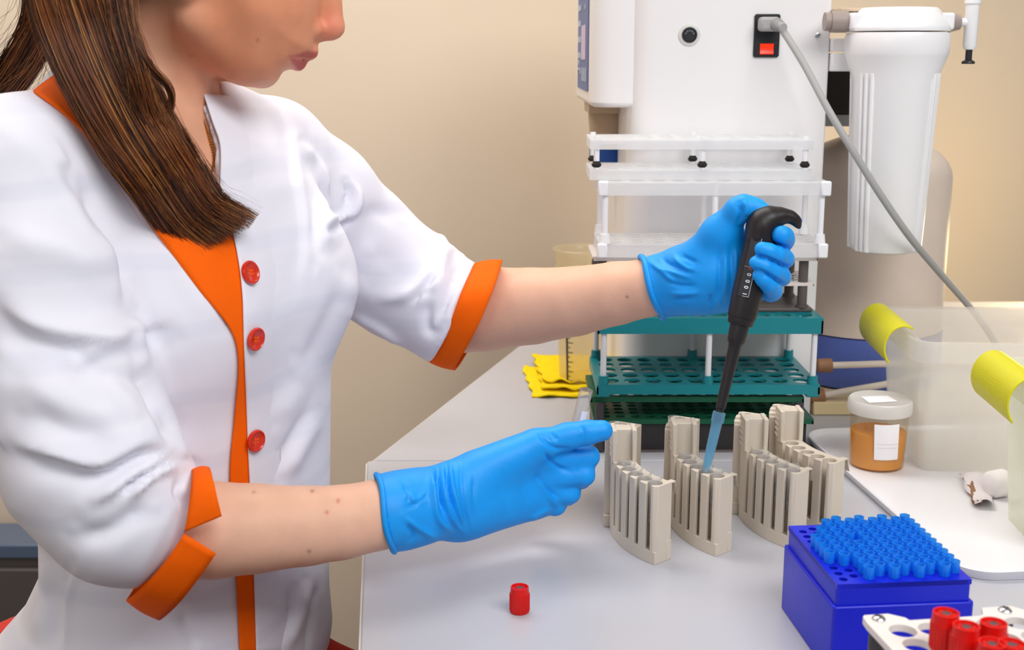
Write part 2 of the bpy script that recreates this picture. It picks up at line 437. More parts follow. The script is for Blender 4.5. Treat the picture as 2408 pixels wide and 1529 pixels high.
m = MB(); m.box(-.071, -.0, .03, .06, H - .022, H - .006); m.box(-.0705, -.0, .03, .06, H - .046, H - .024); m.build('bracket', M_dev, ft, bevel=.002)
m = MB(); m.box(-.07, -.005, .0, .05, H + hh - .004, H + hh); m.build('top_plate', M_beigep, ft, bevel=.001)
# pump box behind the bracket
pbx = thing('black_pump', 'black boxy pump half hidden between the white device and the filter', 'pump', (.428, 1.64, .0))
za, zb = P(1970, 268, 1.65).z, P(1970, 128, 1.65).z
m = MB(); m.box(-.034, .06, 0, .1, za, zb); m.build('motor', mat('pump_black', (26, 18, 14), .5), pbx, bevel=.004)
m = MB(); m.box(-.034, .05, .005, .1, za - .016, za - .001); m.build('mount_plate', M_grey, pbx)
pbx.location.z = 0

# tank, base board, hoses
M_tank = mat('tank_beige', (216, 200, 186), .42, .4, noise=.02); M_band = mat('tank_blue', (90, 110, 186), .45, .3)
tkx, tky, tr = .503, 1.722, .105
tk = thing('storage_tank', 'large beige storage tank with blue lower band behind the filter housing', 'tank', (tkx, tky, .768))
ztop = P(2190, 330, 1.75).z + .012 - .768
zband = P(2010, 802, 1.62).z - .768
m = MB(); prof = [(tr - .004, zband), (tr, zband + .002), (tr, ztop - .06)]
for k in range(1, 10):
    a = PI / 2 * k / 9; prof.append((tr * math.cos(a) * 1.0, ztop - .06 + .06 * math.sin(a)))
prof[-1] = (0.0, ztop); m.lathe(prof, 56); m.build('shell', M_tank, tk, smooth=60)
m = MB(); m.lathe([(tr - .006, 0), (tr + .001, .004), (tr + .0015, zband - .001), (tr - .006, zband)], 56); m.build('blue_band', M_band, tk)
m = MB(); m.lathe([(.02, 0), (.02, .03), (.012, .032), (.012, .05)], 20, (0, 0, ztop - .004)); m.build('tank_valve', M_blue, tk)
pk = MB(); pk.box(.40, .80, 1.575, 1.93, .7495, .768); tag(pk.build('base_board', mat('board_cream', (242, 220, 172), .5, .3, noise=.03), bevel=.002), 'cream base board under the tank on the table', 'board')
M_hose = mat('hose_cream', (240, 228, 214), .45, .4); M_con = mat('hose_connector', (160, 118, 88), .5, .3)


def hose(pts, label, con):
    o = Vector(pts[0]); h = thing('water_hose', label, 'hose', o)
    m = MB(); m.tube([p - o for p in catmull(pts, 8)], .0045, 10); m.build('pipe', M_hose, h, smooth=60)
    m = MB(); d = (Vector(pts[1]) - o).normalized(); m.lathe([(.0075, -.006), (.0095, -.004), (.0095, .012), (.008, .014)], 18, (0, 0, 0), d); m.build('connector', M_con, h)


hose([P(1932, 860, 1.585), P(2010, 858, 1.58), P(2095, 856, 1.575), P(2190, 862, 1.565), P(2290, 900, 1.575), P(2350, 960, 1.6)], 'upper cream hose leaving the brown connector beside the white device', 1)
hose([P(1916, 933, 1.585), P(2000, 918, 1.578), P(2095, 901, 1.57), P(2180, 878, 1.57), P(2260, 868, 1.58), P(2330, 880, 1.6)], 'lower cream hose rising to the right in front of the blue tank band', 0)

# ------------------------------------------------------------------ measuring beaker + yellow cloth
bk = thing('measuring_beaker', 'cloudy plastic measuring beaker with dark scale, half behind the rack stack', 'beaker', (.1, 1.735, .7495))
bx_, by_ = .101, 1.735; bh = P(1340, 588, 1.735).z - .7495
M_beak = clear('beaker_plastic', (255, 252, 242), .26, (250, 242, 218), .2, .2, .5)
m = MB(); m.lathe([(0, 0), (.028, 0), (.031, .004), (.0385, bh - .012), (.0405, bh), (.0425, bh + .002), (.0415, bh + .003), (.037, bh - .004), (.0295, .006), (0, .004)], 40); m.build('cup', M_beak, bk, smooth=50)
m = MB()
for k in range(13):
    z = .012 + k * (bh * .5 - .014) / 12; r = .0312 + (z / bh) * .0077 + .0006
    a0 = math.radians(231); wd = math.radians(9 if k % 2 else 16)
    for s in (0, 1):
        vs = [];
    aa = [a0 + wd * t / 3 for t in range(4)]
    vs = [(r * math.cos(x), r * math.sin(x), zz) for x in aa for zz in (z - .0007, z + .0007)]
    m.add(vs, [(2 * i, 2 * i + 2, 2 * i + 3, 2 * i + 1) for i in range(3)])
zz = np.linspace(.008, bh * .5, 8); vs = []
for z in zz:
    r = .0312 + (z / bh) * .0077 + .0007
    for t in (-3.5, 3.0): x = math.radians(231 + t); vs.append((r * math.cos(x), r * math.sin(x), z))
m.add(vs, [(2 * i, 2 * i + 1, 2 * i + 3, 2 * i + 2) for i in range(7)]); m.build('scale_marks', mat('scale_ink', (88, 84, 70), .6), bk)

M_cloth = mat('yellow_cloth', (246, 216, 8), .8, .2, noise=.04, nscale=60, bump=.25, bscale=500)
cl = thing('cleaning_cloth', 'yellow folded cleaning cloth on the table beside the beaker', 'cloth', (.07, 1.72, .7495))


def sheet(poly, z, name, parent, amp=.0015, th=.0016, seed=0):
    o = parent.location; q = [T(*p) for p in poly]; nu, nv = 26, 18; vs = []
    for i in range(nu):
        for j in range(nv):
            u, v = i / (nu - 1), j / (nv - 1)
            p = (q[0] * (1 - u) + q[1] * u) * (1 - v) + (q[3] * (1 - u) + q[2] * u) * v
            e = 1.5 if (v > .9 or u < .06) else .6
            dz = amp * e * (1 + math.sin(17 * u + 3 * v + seed) * math.cos(5 * v + 4 * u + seed))
            vs.append((p.x - o.x + .002 * math.sin(23 * v + seed), p.y - o.y + .0025 * math.sin(19 * u + seed) * v, z + dz))
    fs = [(i * nv + j, (i + 1) * nv + j, (i + 1) * nv + j + 1, i * nv + j + 1) for i in range(nu - 1) for j in range(nv - 1)]
    m = MB(); m.add(vs, fs); ob = m.build(name, M_cloth, parent, smooth=80); s = ob.modifiers.new('s', 'SOLIDIFY'); s.thickness = th; s.offset = 1
    return ob


sheet([(1228, 866), (1420, 862), (1430, 936), (1254, 936)], .0003, 'lower_fold', cl, seed=1)
sheet([(1256, 854), (1416, 852), (1420, 927), (1276, 924)], .0052, 'middle_fold', cl, seed=2)
sheet([(1252, 852), (1414, 850), (1416, 918), (1280, 914)], .0095, 'top_fold', cl, seed=3.3)

# ------------------------------------------------------------------ rack stack
M_teal = mat('teal_plastic', (8, 128, 138), .35, .5, noise=.03, nscale=30); M_green = mat('green_plastic', (10, 84, 58), .4, .4)
M_rod = mat('white_rod', (226, 228, 234), .3, .5); M_taupe = mat('taupe_plastic', (92, 84, 82), .4, .45)
M_charc = mat('charcoal_plastic', (62, 60, 63), .45, .4)
M_frost = clear('frosted_plastic', (252, 253, 255), .55, (255, 255, 255), .25, .2, .5)
M_frostr = mat('frosted_rod', (240, 241, 245), .3, .5); M_rub = mat('black_rubber', (30, 27, 25), .6, .3); M_shelf = mat('ivory_shelf', (224, 214, 208), .5, .3)


def tier(mb, x0, x1, y0, y1, z0, z1, cols, rows, r, th=.003, rim=.0022):
    cols_w = (x1 - x0 - .012) / cols; rows_w = (y1 - y0 - .012) / rows
    holes(mb, x0 + .006, y0 + .006, cols, rows, cols_w, rows_w, r, z1 - th, z1, 16, (.006, .006))
    mb.box(x0, x1, y0, y0 + rim, z0, z1 - th); mb.box(x0, x1, y1 - rim, y1, z0, z1 - th)
    mb.box(x0, x0 + rim, y0, y1, z0, z1 - th); mb.box(x1 - rim, x1, y0, y1, z0, z1 - th)


# green rack on the table
gr = thing('green_rack', 'dark green tube rack on charcoal legs at the bottom of the rack stack', 'rack', (.1, 1.425, .7495))
def rel(o): return o.location
gx1_ = .262
m = MB(); m.box(.0, .255, .0, .105, 0, .0345); m.build('base_tray', mat('tray_black', (44, 42, 44), .4, .4), gr, bevel=.002)
m = MB(); m.box(-.002, .262, -.006, .11, 0, .002); m.build('base_plate', M_taupe, gr, bevel=.001)
m = MB(); tier(m, -.002, .262, -.004, .098, .0348, .041, 14, 6, .0062, .0025); m.build('lower_tier', M_green, gr)
m = MB(); tier(m, -.006, .25, .0, .104, .061, .0678, 14, 6, .0062, .0025); m.build('upper_tier', M_green, gr)
for x, y in ((.005, -.0035), (.245, .003), (.012, .1), (.236, .1)):
    m = MB(); m.cyl((x, y, .002), (x, y, .061), .0058, n=18); m.build('leg', M_charc, gr)
# teal rack on top of it
te = thing('teal_rack', 'teal tube rack with white rods standing on the green rack', 'rack', (.101, 1.42, .8175))
Wt, Dt = .266, .143
m = MB(); tier(m, 0, Wt, 0, Dt, .004, .016, 10, 5, .0098, .003); m.build('lower_tier', M_teal, te)
m = MB(); tier(m, 0, Wt, 0, Dt, .078, .097, 10, 5, .0098, .003); m.build('upper_tier', M_teal, te)
for x in (.008, Wt / 2, Wt - .008):
    for y in (.006, Dt - .006):
        m = MB(); m.cyl((x, y, .02), (x, y, .096), .0036, n=14); m.build('rod', M_rod, te)
        m = MB(); m.lathe([(.0066, 0), (.006, .011)], 16, (x, y, .015)); m.build('rod_socket', M_teal, te)
for x in (.008, Wt - .008):
    for y in (.008, Dt - .008):
        m = MB(); m.box(x - .008, x + .008, y - .008, y + .008, .0, .006); m.build('foot', M_teal, te, bevel=.002)
# ivory rack with dark legs on the teal one
iv = thing('ivory_rack', 'ivory shelf rack with thick grey-brown legs standing on the teal rack', 'rack', (.1, 1.455, .9145))
Wi, Di = .262, .085
m = MB(); m.box(0.004, Wi, 0, Di, 0, .005); m.build('base_plate', M_taupe, iv, bevel=.0015)
zi = P(1650, 667, 1.46).z - .9145; zi2 = P(1650, 607, 1.46).z - .9145
for x, y in ((.008, .006), (.25, .006), (.006, .078), (.25, .078)):
    m = MB(); m.cyl((x, y, .005), (x, y, zi2), .0058, n=18); m.build('leg', M_taupe, iv)
    m = MB(); m.lathe([(.0075, 0), (.0075, .003)], 18, (x, y, .005)); m.build('leg_nut', M_taupe, iv)
m = MB(); tier(m, 0, Wi, 0, Di, zi - .002, zi + .002, 12, 4, .0075, .0015, .001); m.build('middle_shelf', M_shelf, iv)
m = MB(); tier(m, -.004, Wi + .002, -.004, Di + .004, zi2 - .002, zi2 + .003, 12, 4, .0078, .002, .001); m.build('top_shelf', M_shelf, iv)
for x, y in ((.008, .006), (.25, .006), (.006, .078), (.25, .078)):
    m = MB(); m.lathe([(.004, 0), (.004, .0006)], 12, (x, y, zi2 + .003)); m.build('screw', M_steel, iv)
zc = .9145 + zi2 + .0037
# frosted racks
fc = thing('frosted_rack', 'wider frosted white rack standing on the ivory rack', 'rack', (.1025, 1.44, zc))
Wc, Dc = .268, .092; zc2 = P(1650, 460, 1.44).z - zc; zc3 = P(1650, 428, 1.44).z - zc
m = MB(); tier(m, 0, Wc, 0, Dc, .0, .0165, 10, 4, .0092, .002); m.build('lower_tier', M_frost, fc)
m = MB(); tier(m, 0, Wc, 0, Dc, zc2, zc3, 10, 4, .0092, .002); m.build('upper_tier', M_frost, fc)
for x in (.007, Wc / 2 + .002, Wc - .007):
    for y in (.005, Dc - .005):
        m = MB(); m.cyl((x, y, .017), (x, y, zc3 - .002), .0036, n=14); m.build('rod', M_frostr, fc)
        m = MB(); m.lathe([(.0068, 0), (.0055, .011)], 16, (x, y, .0165)); m.build('rod_socket', M_frostr, fc)
for x in (.004, Wc - .004):
    for zz_ in (.008, zc3 - .008):
        m = MB(); m.box(x - .006, x + .006, -.003, .003, zz_ - .0085, zz_ + .009); m.build('corner_block', M_frostr, fc, bevel=.002)
zd = zc + zc3
fd = thing('frosted_rack', 'narrower topmost frosted rack with black rubber rings on its rods', 'rack', (.092, 1.462, zd), -.012)
Wd, Dd = .262, .098; zd2 = P(1650, 352, 1.46).z - zd; zd3 = P(1650, 328, 1.46).z - zd
m = MB(); tier(m, 0, Wd, 0, Dd, .0, .0125, 10, 4, .0092, .002); m.build('lower_tier', M_frost, fd)
m = MB(); tier(m, 0, Wd, 0, Dd, zd2, zd3, 10, 4, .0092, .002); m.build('upper_tier', M_frost, fd)
for x in (.008, Wd / 2 + .002, Wd - .008):
    for y in (.006, Dd - .006):
        m = MB(); m.cyl((x, y, .012), (x, y, zd3 + .003), .0034, n=14); rd = m.build('rod', M_frostr, fd)
        m = MB(); m.lathe([(.0034, 0), (.0050, .001), (.0062, .0035), (.0044, .006), (.0036, .0075)], 16, (x, y, .0145)); m.build('rubber_ring', M_rub, rd)

# ------------------------------------------------------------------ tray, sample cup, bins, torn paper
M_tray = mat('tray_white', (232, 231, 236), .3, .5)
t1, t2, t3 = T(1912, 1050), T(1990, 1120), T(2245, 1348)
ty = thing('white_tray', 'shallow white plastic tray under the orange sample cup and the bins', 'tray', (t3.x, t3.y, .75), math.atan2(.105, .995))
# local frame: x to the right, y away
TL, TW = .415, .40
m = MB(); pl = rrect(0, TW, -.02, TL, .032, 8); m.prism(pl, .0005, .0045)
n = len(pl); cxm, cym = TW / 2, TL / 2
ins = rrect(.004, TW - .004, -.016, TL - .004, .028, 8); out = rrect(-.004, TW + .004, -.024, TL + .004, .036, 8); ou2 = rrect(-.0025, TW + .0025, -.0225, TL + .0025, .0345, 8)
vs = [(x, y, .0045) for x, y in ins] + [(x, y, .0105) for x, y in ou2] + [(x, y, .0095) for x, y in out] + [(x, y, .001) for x, y in pl]
fs = []
for a_ in range(3):
    for i in range(n): j = (i + 1) % n; fs.append((a_ * n + i, a_ * n + j, (a_ + 1) * n + j, (a_ + 1) * n + i))
m.add(vs, fs); m.build('shell', M_tray, ty, smooth=60)
ty.rotation_euler = (0, 0, math.atan2(t3.x - t2.x, t2.y - t3.y))
TZ = .7547
# sample cup
M_cup = clear('cup_plastic', (255, 252, 246), .045, (250, 240, 226), .12, .2, .4)
M_urine = clear('amber_liquid', (255, 196, 30), .86, (250, 176, 2), .05, .08, .25)
M_paper = mat('paper_label', (244, 240, 244), .6, .2); M_pline = mat('label_lines', (212, 206, 214), .6)
cu = T(2077, 1112, TZ); cu.y += .028
sc = thing('sample_cup', 'lidded plastic sample cup half full of amber liquid with white label, on the tray', 'cup', (cu.x, cu.y, TZ))
hl = P(2085, 985, cu.y - .031).z - TZ; hq = P(2078, 1030, cu.y - .03).z - TZ; ht = P(2085, 955, cu.y - .033).z - TZ
m = MB(); m.lathe([(0, 0), (.0295, 0), (.0305, .002), (.0335, hl + .006), (.0325, hl + .006), (.0297, .003), (0, .002)], 40); m.build('jar', M_cup, sc, smooth=50)
m = MB(); m.lathe([(0, .0022), (.0292, .0026), (.0292 + .0026 * hq / hl, hq), (0, hq)], 40); m.build('liquid', M_urine, sc, smooth=50)
m = MB(); m.lathe([(.0355, 0), (.0363, .002), (.0358, ht - hl - .002), (.034, ht - hl), (.0325, ht - hl - .0012), (0, ht - hl - .0012)], 40, (0, 0, hl)); lid = m.build('lid', clear('lid_plastic', (250, 248, 245), .78, (240, 238, 236), .2, .3, .3), sc, smooth=50)
m = MB(); m.add([(-.018, -.018, ht - .0006), (.016, -.012, ht - .0006), (.012, .012, ht - .0006), (-.02, .008, ht - .0006)], [(0, 1, 2, 3)]); m.build('lid_paper', M_paper, lid)
m = MB(); a0, a1 = math.radians(-112), math.radians(-62); vs = []
for i in range(9):
    a = a0 + (a1 - a0) * i / 8
    for z in (.016, .016 + .042): r = .0306 + .003 * z / hl + .0006; vs.append((r * math.cos(a - .06 * (z - .016) / .042), r * math.sin(a), z))
m.add(vs, [(2 * i, 2 * i + 2, 2 * i + 3, 2 * i + 1) for i in range(8)]); lbp = m.build('paper_label', M_paper, sc)
m = MB()
for z in (.030, .0345):
    vs = []
    for i in range(9):
        a = a0 + .06 + (a1 - a0 - .12) * i / 8
        for q in (z, z + .0004): r = .0306 + .003 * z / hl + .0009; vs.append((r * math.cos(a), r * math.sin(a), q))
    m.add(vs, [(2 * i, 2 * i + 2, 2 * i + 3, 2 * i + 1) for i in range(8)])
m.build('label_lines', M_pline, lbp)

M_bin = clear('bin_plastic', (255, 254, 252), .42, (255, 253, 250), .18, .2, .6)
M_bin2 = clear('bin_plastic_green', (253, 254, 248), .5, (253, 252, 244), .2, .2, .6)
M_clip = mat('clip_yellow', (214, 208, 26), .4, .4, sss=.0)


def bin_(name, label, loc, rz, w, d, h, mm, clip_y, taper=.012):
    b = thing(name, label, 'bin', loc, rz); th = .0018
    m = MB()
    o0 = rrect(taper, w - taper, taper, d - taper, .012, 4); o1 = rrect(0, w, 0, d, .014, 4); n = len(o0)
    i0 = rrect(taper + th, w - taper - th, taper + th, d - taper - th, .0105, 4); i1 = rrect(th, w - th, th, d - th, .0125, 4)
    vs = [(x, y, 0) for x, y in o0] + [(x, y, h) for x, y in o1] + [(x, y, h) for x, y in i1] + [(x, y, th) for x, y in i0]
    fs = [tuple(range(n - 1, -1, -1)), tuple(3 * n + k for k in range(n))]
    for a_ in range(3):
        for i in range(n): j = (i + 1) % n; fs.append((a_ * n + i, a_ * n + j, (a_ + 1) * n + j, (a_ + 1) * n + i))
    m.add(vs, fs); m.build('shell', mm, b, smooth=40)
    # turned-down rim
    m = MB(); r0 = rrect(-.001, w + .001, -.001, d + .001, .015, 4); r1 = rrect(-.008, w + .008, -.008, d + .008, .02, 4)
    vs = [(x, y, h) for x, y in r0] + [(x, y, h + .001) for x, y in r1] + [(x, y, h - .022) for x, y in r1] + [(x * .999, y * .999, h - .022) for x, y in rrect(-.0065, w + .0065, -.0065, d + .0065, .0185, 4)]
    fs = []
    for a_ in range(3):
        for i in range(n): j = (i + 1) % n; fs.append((a_ * n + i, a_ * n + j, (a_ + 1) * n + j, (a_ + 1) * n + i))
    m.add(vs, fs); m.build('rim', mm, b, smooth=40)
    m = MB()
    for k in range(6): m.box(-.007 + .0 + (w + .008) * (k + .5) / 6, -.005 + (w + .008) * (k + .5) / 6, -.0075, -.001, h - .021, h)
    m.build('rim_web', mm, b)
    # yellow clip on the left rim: a curved plate
    m = MB(); y0, y1 = clip_y; prof = []
    for k in range(13):
        a = math.radians(60 + 165 * k / 12); prof.append((-.012 + .024 * math.cos(a) * .9, h - .014 + .026 * math.sin(a)))
    th2 = .0022; prof2 = []
    for k in range(13):
        a = math.radians(60 + 165 * k / 12); prof2.append((-.012 + (.024 * .9 - th2) * math.cos(a), h - .014 + (.026 - th2) * math.sin(a)))
    pr = prof + prof2[::-1]; q = len(pr)
    vs = [(x, y0, z) for x, z in pr] + [(x, y1, z) for x, z in pr]
    fs = [(i, (i + 1) % q, q + (i + 1) % q, q + i) for i in range(q)] + [(i, i + 1, q - 2 - i, q - 1 - i) for i in range(12)] + [(q + i, q + q - 1 - i, q + q - 2 - i, q + i + 1) for i in range(12)]
    m.add(vs, fs); ck = m.build('clip', M_clip, b, smooth=50, bevel=.0006); ck['label'] = 'yellow clip'
    m = MB()
    for rr in range(3):
        a = math.radians(150 + rr * 16)
        for k in range(8):
            y = y0 + (y1 - y0) * (.25 + .5 * k / 7); c = Vector((-.012 + .0217 * math.cos(a), y, h - .014 + .0261 * math.sin(a)))
            m.lathe([(.0008, 0), (.0004, .0004)], 6, c, (math.cos(a), 0, math.sin(a)))
    m.build('clip_dots', M_clip, ck)
    return b


b1 = T(2140, 1095, TZ)
bin_('storage_bin', 'clear storage bin with yellow clip behind the amber sample cup', (.452, 1.325, TZ), -.06, .33, .19, P(2160, 800, 1.335).z - TZ, M_bin, (.03, .16))
bin_('storage_bin', 'pale green storage bin with yellow clip at the right edge, nearest on the tray', (.488, 1.085, TZ), -.06, .30, .125, P(2340, 880, 1.15).z - TZ, M_bin2, (.005, .115))

# torn paper on the tray
tpz = TZ + .0
pw = T(2300, 1175, TZ)
tp = thing('torn_wrapper', 'torn paper wrapper with brown inside and white wadding, on the tray beside the green bin', 'wrapper', (pw.x, pw.y, TZ))
M_pap = mat('wrapper_paper', (226, 218, 220), .6, .2); M_brown = mat('wrapper_inside', (150, 110, 84), .6, .2); M_wad = mat('wadding_white', (240, 234, 234), .8, .2, bump=.2, bscale=120)
random.seed(3)
for (nm, mm, pts, lift) in (('outer_fold', M_pap, [(2254, 1124), (2330, 1128), (2336, 1200), (2296, 1198)], .012), ('inner_fold', M_brown, [(2262, 1132), (2300, 1140), (2310, 1196), (2292, 1194)], .008)):
    q = [T(a, b, TZ) - tp.location for a, b in pts]; vs = []; nu, nv = 10, 12
    for i in range(nu):
        for j in range(nv):
            u, v = i / (nu - 1), j / (nv - 1); p = (q[0] * (1 - u) + q[1] * u) * (1 - v) + (q[3] * (1 - u) + q[2] * u) * v
            jag = .0022 * math.sin(11 * v + 2 * i) * (1 - u) + random.uniform(-.0007, .0007)
            vs.append((p.x + jag, p.y, .0012 + lift * (math.sin(PI * (.15 + .7 * u)) * (.6 + .4 * math.sin(7 * v)))))
    m = MB(); m.add(vs, [(i * nv + j, (i + 1) * nv + j, (i + 1) * nv + j + 1, i * nv + j + 1) for i in range(nu - 1) for j in range(nv - 1)])
    ob = m.build(nm, mm, tp, smooth=30); s = ob.modifiers.new('s', 'SOLIDIFY'); s.thickness = .0006; s.offset = 0
m = MB(); c = T(2330, 1170, TZ) - tp.location
m.lathe([(0, -.002), (.010, -.0015), (.0145, .002), (.0150, .018), (.0135, .021), (0, .0215)], 28, c + Vector((-.002, .0, .0142)), (.85, .35, .0)); m.build('wadding_roll', M_wad, tp, smooth=60)

# ------------------------------------------------------------------ sample carriers
M_car = mat('carrier_beige', (212, 200, 184), .42, .4, noise=.025, nscale=25, bump=.03, bscale=300)
M_glass = clear('tube_glass', (252, 252, 252), .12, (250, 247, 245), .03, .95, .3)
RO, RI, RM, RH, SL = .132, .1095, .1230, .0069, .0032
HF, HB, HH = .077, .095, .1075
TH = [math.radians(9.6 + 7.05 * k) for k in range(5)]
T_END = TH[-1] + math.radians(4.4)


def pol(r, a): return (r * math.cos(a), r * math.sin(a))


def sector(a0, a1, r0, r1, n=10):
    return [pol(r1, a0 + (a1 - a0) * k / n) for k in range(n + 1)] + [pol(r0, a1 - (a1 - a0) * k / n) for k in range(n + 1)]


ROB = .0062
THB = TH[:3]; T_ENB = THB[-1] + math.radians(4.4)


def comb(sign, RO=RO, RM=RM, TH=TH, T_END=T_END):
    out = []; prev = math.radians(5.0)
    for a in TH:
        da = SL / RO
        for k in range(3): out.append(pol(RO, prev + (a - da - prev) * k / 2))
        e = math.sqrt(RH * RH - SL * SL); a0 = math.atan2(SL, e)
        for k in range(13):
            b = -a0 - (2 * PI - 2 * a0) * k / 12   # around the hole through its inner side
            x, y = RM + RH * math.cos(b), RH * math.sin(b)
            out.append((x * math.cos(a) - y * math.sin(a), x * math.sin(a) + y * math.cos(a)))
        prev = a + da
    ch = .0035 / RO
    for k in range(3): out.append(pol(RO, prev + (T_END - ch - prev) * k / 2))
    out.append(pol(RO - .0028, T_END))
    for k in range(13): out.append(pol(RI, T_END + (math.radians(5) - T_END) * k / 12))
    return [(x, y * sign) for x, y in (out if sign > 0 else out[::-1])]


def carrier_body():
    m = MB(); m.prism(sector(-.03, T_END, RI, RO, 24), 0, .0125); m.prism(sector(-T_ENB, -.06, RI, RO + ROB, 16), 0, .0125)
    m.prism(comb(1), .012, HF); m.prism(comb(-1, RO + ROB, RM + ROB, THB, T_ENB), .012, HB)
    m.prism(sector(T_END - .04, T_END + .006, RI - .0006, RI + .006, 4), 0, .02)
    return m.build('body', M_car, None, bevel=.0005)


def build_carrier(label):
    t = thing('tube_carrier', label, 'tube carrier', (0, 0, 0), 0, 'beige sample carriers on the table')
    b = carrier_body(); b.parent = t
    m = MB(); a = math.radians(5.2)
    m.prism(sector(-a, a * .55, RI, RO, 4), .0122, HH)
    m.prism(sector(a * .5, a, RI, RO, 3), .0122, HF - .002)
    for r0, r1 in ((RI - .001, RI + .0035), (RO - .0035, RO + .001)):
        f = sector(a * .3, a * 1.15, r0, r1, 3); m.prism(f, HF - .003, HH + .0008); m.prism(sector(-a, a * .8, r0, r1, 3), HH - .006, HH + .0015)
    h = m.build('handle', M_car, t, bevel=.0008)
    m = MB()
    for k in range(5):
        z = HF + .001 + k * .0058
        m.prism(sector(-a * .9, a * .45, RO - .001, RO + .0013, 3), z, z + .0026)
    m.build('grip_ridges', M_car, h, bevel=.0004)
    # spring hook at the inner top of the front end
    m = MB(); ax = T_END; c, s = math.cos(ax), math.sin(ax)
    def L(r, q, z): return (r * c - q * s, r * s + q * c, z)
    hw = .003
    for (r0, z0, r1, z1) in ((RI + .001, HF - .0008, RI - .0058, HF - .0008), (RI - .0052, HF - .0012, RI - .0058, HF - .006), (RI - .0056, HF - .0055, RI - .0092, HF - .0142)):
        e = .0006
        vs = [L(r0, -hw - .003, z0 - e), L(r0, hw - .003, z0 - e), L(r1, hw - .003, z1 - e), L(r1, -hw - .003, z1 - e), L(r0 + e, -hw - .003, z0 + e), L(r0 + e, hw - .003, z0 + e), L(r1 + e, hw - .003, z1 + e), L(r1 + e, -hw - .003, z1 + e)]
        m.add(vs, [(3, 2, 1, 0), (4, 5, 6, 7), (0, 1, 5, 4), (1, 2, 6, 5), (2, 3, 7, 6), (3, 0, 4, 7)])
    m.build('hook', M_car, t)
    return t


cars = []
A1, A2 = T(1538.7, 1330), T(1683, 1310)
A3, A4 = T(1872, 1116, .75 + HF), T(1958, 1092, .75 + HF)
SPEC = [(A1, 222.5, 'leftmost beige tube carrier, partly behind the fingertips holding the glass tube'),
        (A2, 221.5, 'beige tube carrier under the pipette tip, second from the left'),
        (A3, 223.0, 'beige tube carrier third from the left, just left of the blue tip box corner'),
        (A4, 223.0, 'rightmost beige tube carrier with empty slots, beside the white tray')]
proto = None
for (A, wa, lab) in SPEC:
    ya = math.radians(wa) - T_END
    cx_, cy_ = A.x - RO * math.cos(ya + T_END), A.y - RO * math.sin(ya + T_END)
    if proto is None: proto = build_carrier(lab); proto.location = (cx_, cy_, .75); proto.rotation_euler.z = ya; o = proto
    else: o = dup(proto, (cx_, cy_, .75), ya, lab)
    cars.append((cx_, cy_, ya))
# glass tubes in the carriers
gt = thing('sample_tube', '', 'tube', (0, 0, 0), 0, 'clear sample tubes in the carriers')
TLN = .048
m = MB(); m.lathe([(0, 0), (.0035, .0004), (.0058, .003), (.0062, .007), (.0062, TLN - .001), (.0068, TLN - .0005), (.0068, TLN), (.0055, TLN), (.0054, .008), (.003, .0022), (0, .0018)], 28); m.build('glass', M_glass, gt, smooth=50)
m = MB(); m.lathe([(0, .0023), (.0052, .008), (.0052, .0135), (0, .0135)], 20); m.build('sample_fluid', clear('sample_fluid', (236, 214, 190), .35, (196, 160, 120), .05, .3, .3), gt)
OW = ['second slot behind the handle', 'front end slot', 'second slot from the front end', 'middle front slot', 'second slot from the handle', 'slot next to the handle']
first = True; CN = ['leftmost carrier', 'carrier under the pipette', 'third carrier from the left']
DR = ['clear glass tube in the %s of the %s']
tube_under = None
for ci in range(3):
    cx_, cy_, ya = cars[ci]
    for k in range(5):
        a = ya + TH[k]; lab = 'clear tube, %s, %s' % (OW[5 - k], CN[ci])
        pos = (cx_ + RM * math.cos(a), cy_ + RM * math.sin(a), .75 + HF - TLN + .005)
        if first: gt.location = pos; gt['label'] = lab; first = False
        else: dup(gt, pos, 0, lab)
        if ci == 1 and k == 3: tube_under = Vector(pos)
    if ci < 2:
        a = ya - TH[0]
        dup(gt, (cx_ + (RM + ROB) * math.cos(a), cy_ + (RM + ROB) * math.sin(a), .75 + HB - TLN + .011), 0, 'clear glass tube just behind the handle of the %s' % CN[ci])

# ------------------------------------------------------------------ blue tip box
M_bbox = mat('box_blue', (10, 24, 196), .38, .4, noise=.05, nscale=18); M_bbox2 = mat('box_blue_insert', (16, 32, 200), .36, .4)
f0, f1, f2 = Vector((.2435, .8667, 0)), Vector((.354, .8765, 0)), Vector((.2315, .991, 0))
bw_, bd_ = (f1 - f0).length, (f2 - f0).length; brz = math.atan2(f1.y - f0.y, f1.x - f0.x)
tb = thing('tip_box', 'deep blue tip box holding pale blue tips, in the right foreground', 'tip box', (f0.x, f0.y, .75), brz)
m = MB(); m.prism(rrect(0, bw_, 0, bd_, .003, 3), 0, .058); m.build('base', M_bbox, tb, bevel=.0012)
BH = .0755
m = MB(); u0 = rrect(.0025, bw_ - .0025, .0025, bd_ - .0025, .003, 3)
pxp, pyp = (bw_ - .011) / 10, (bd_ - .012) / 10.5
n = len(u0)
vs = [(x, y, .0582) for x, y in u0] + [(x, y, BH) for x, y in u0]; m.add(vs, [(i, (i + 1) % n, n + (i + 1) % n, n + i) for i in range(n)])
holes(m, .0055, .006, 10, 10, pxp, pyp, .0034, BH - .004, BH, 16, (.003, .0035), True)
m.build('insert', M_bbox2, tb, bevel=0, smooth=30)
m = MB(); m.box(.004, bw_ - .004, .004, bd_ - .004, .05, .060); m.build('shadow_liner', mat('box_shadow_liner', (8, 16, 120), .6), tb)  # dark sheet under the holes, their shade put into its colour
M_tip = clear('tip_plastic', (180, 230, 254), .6, (58, 186, 255), .12, .3, .7)
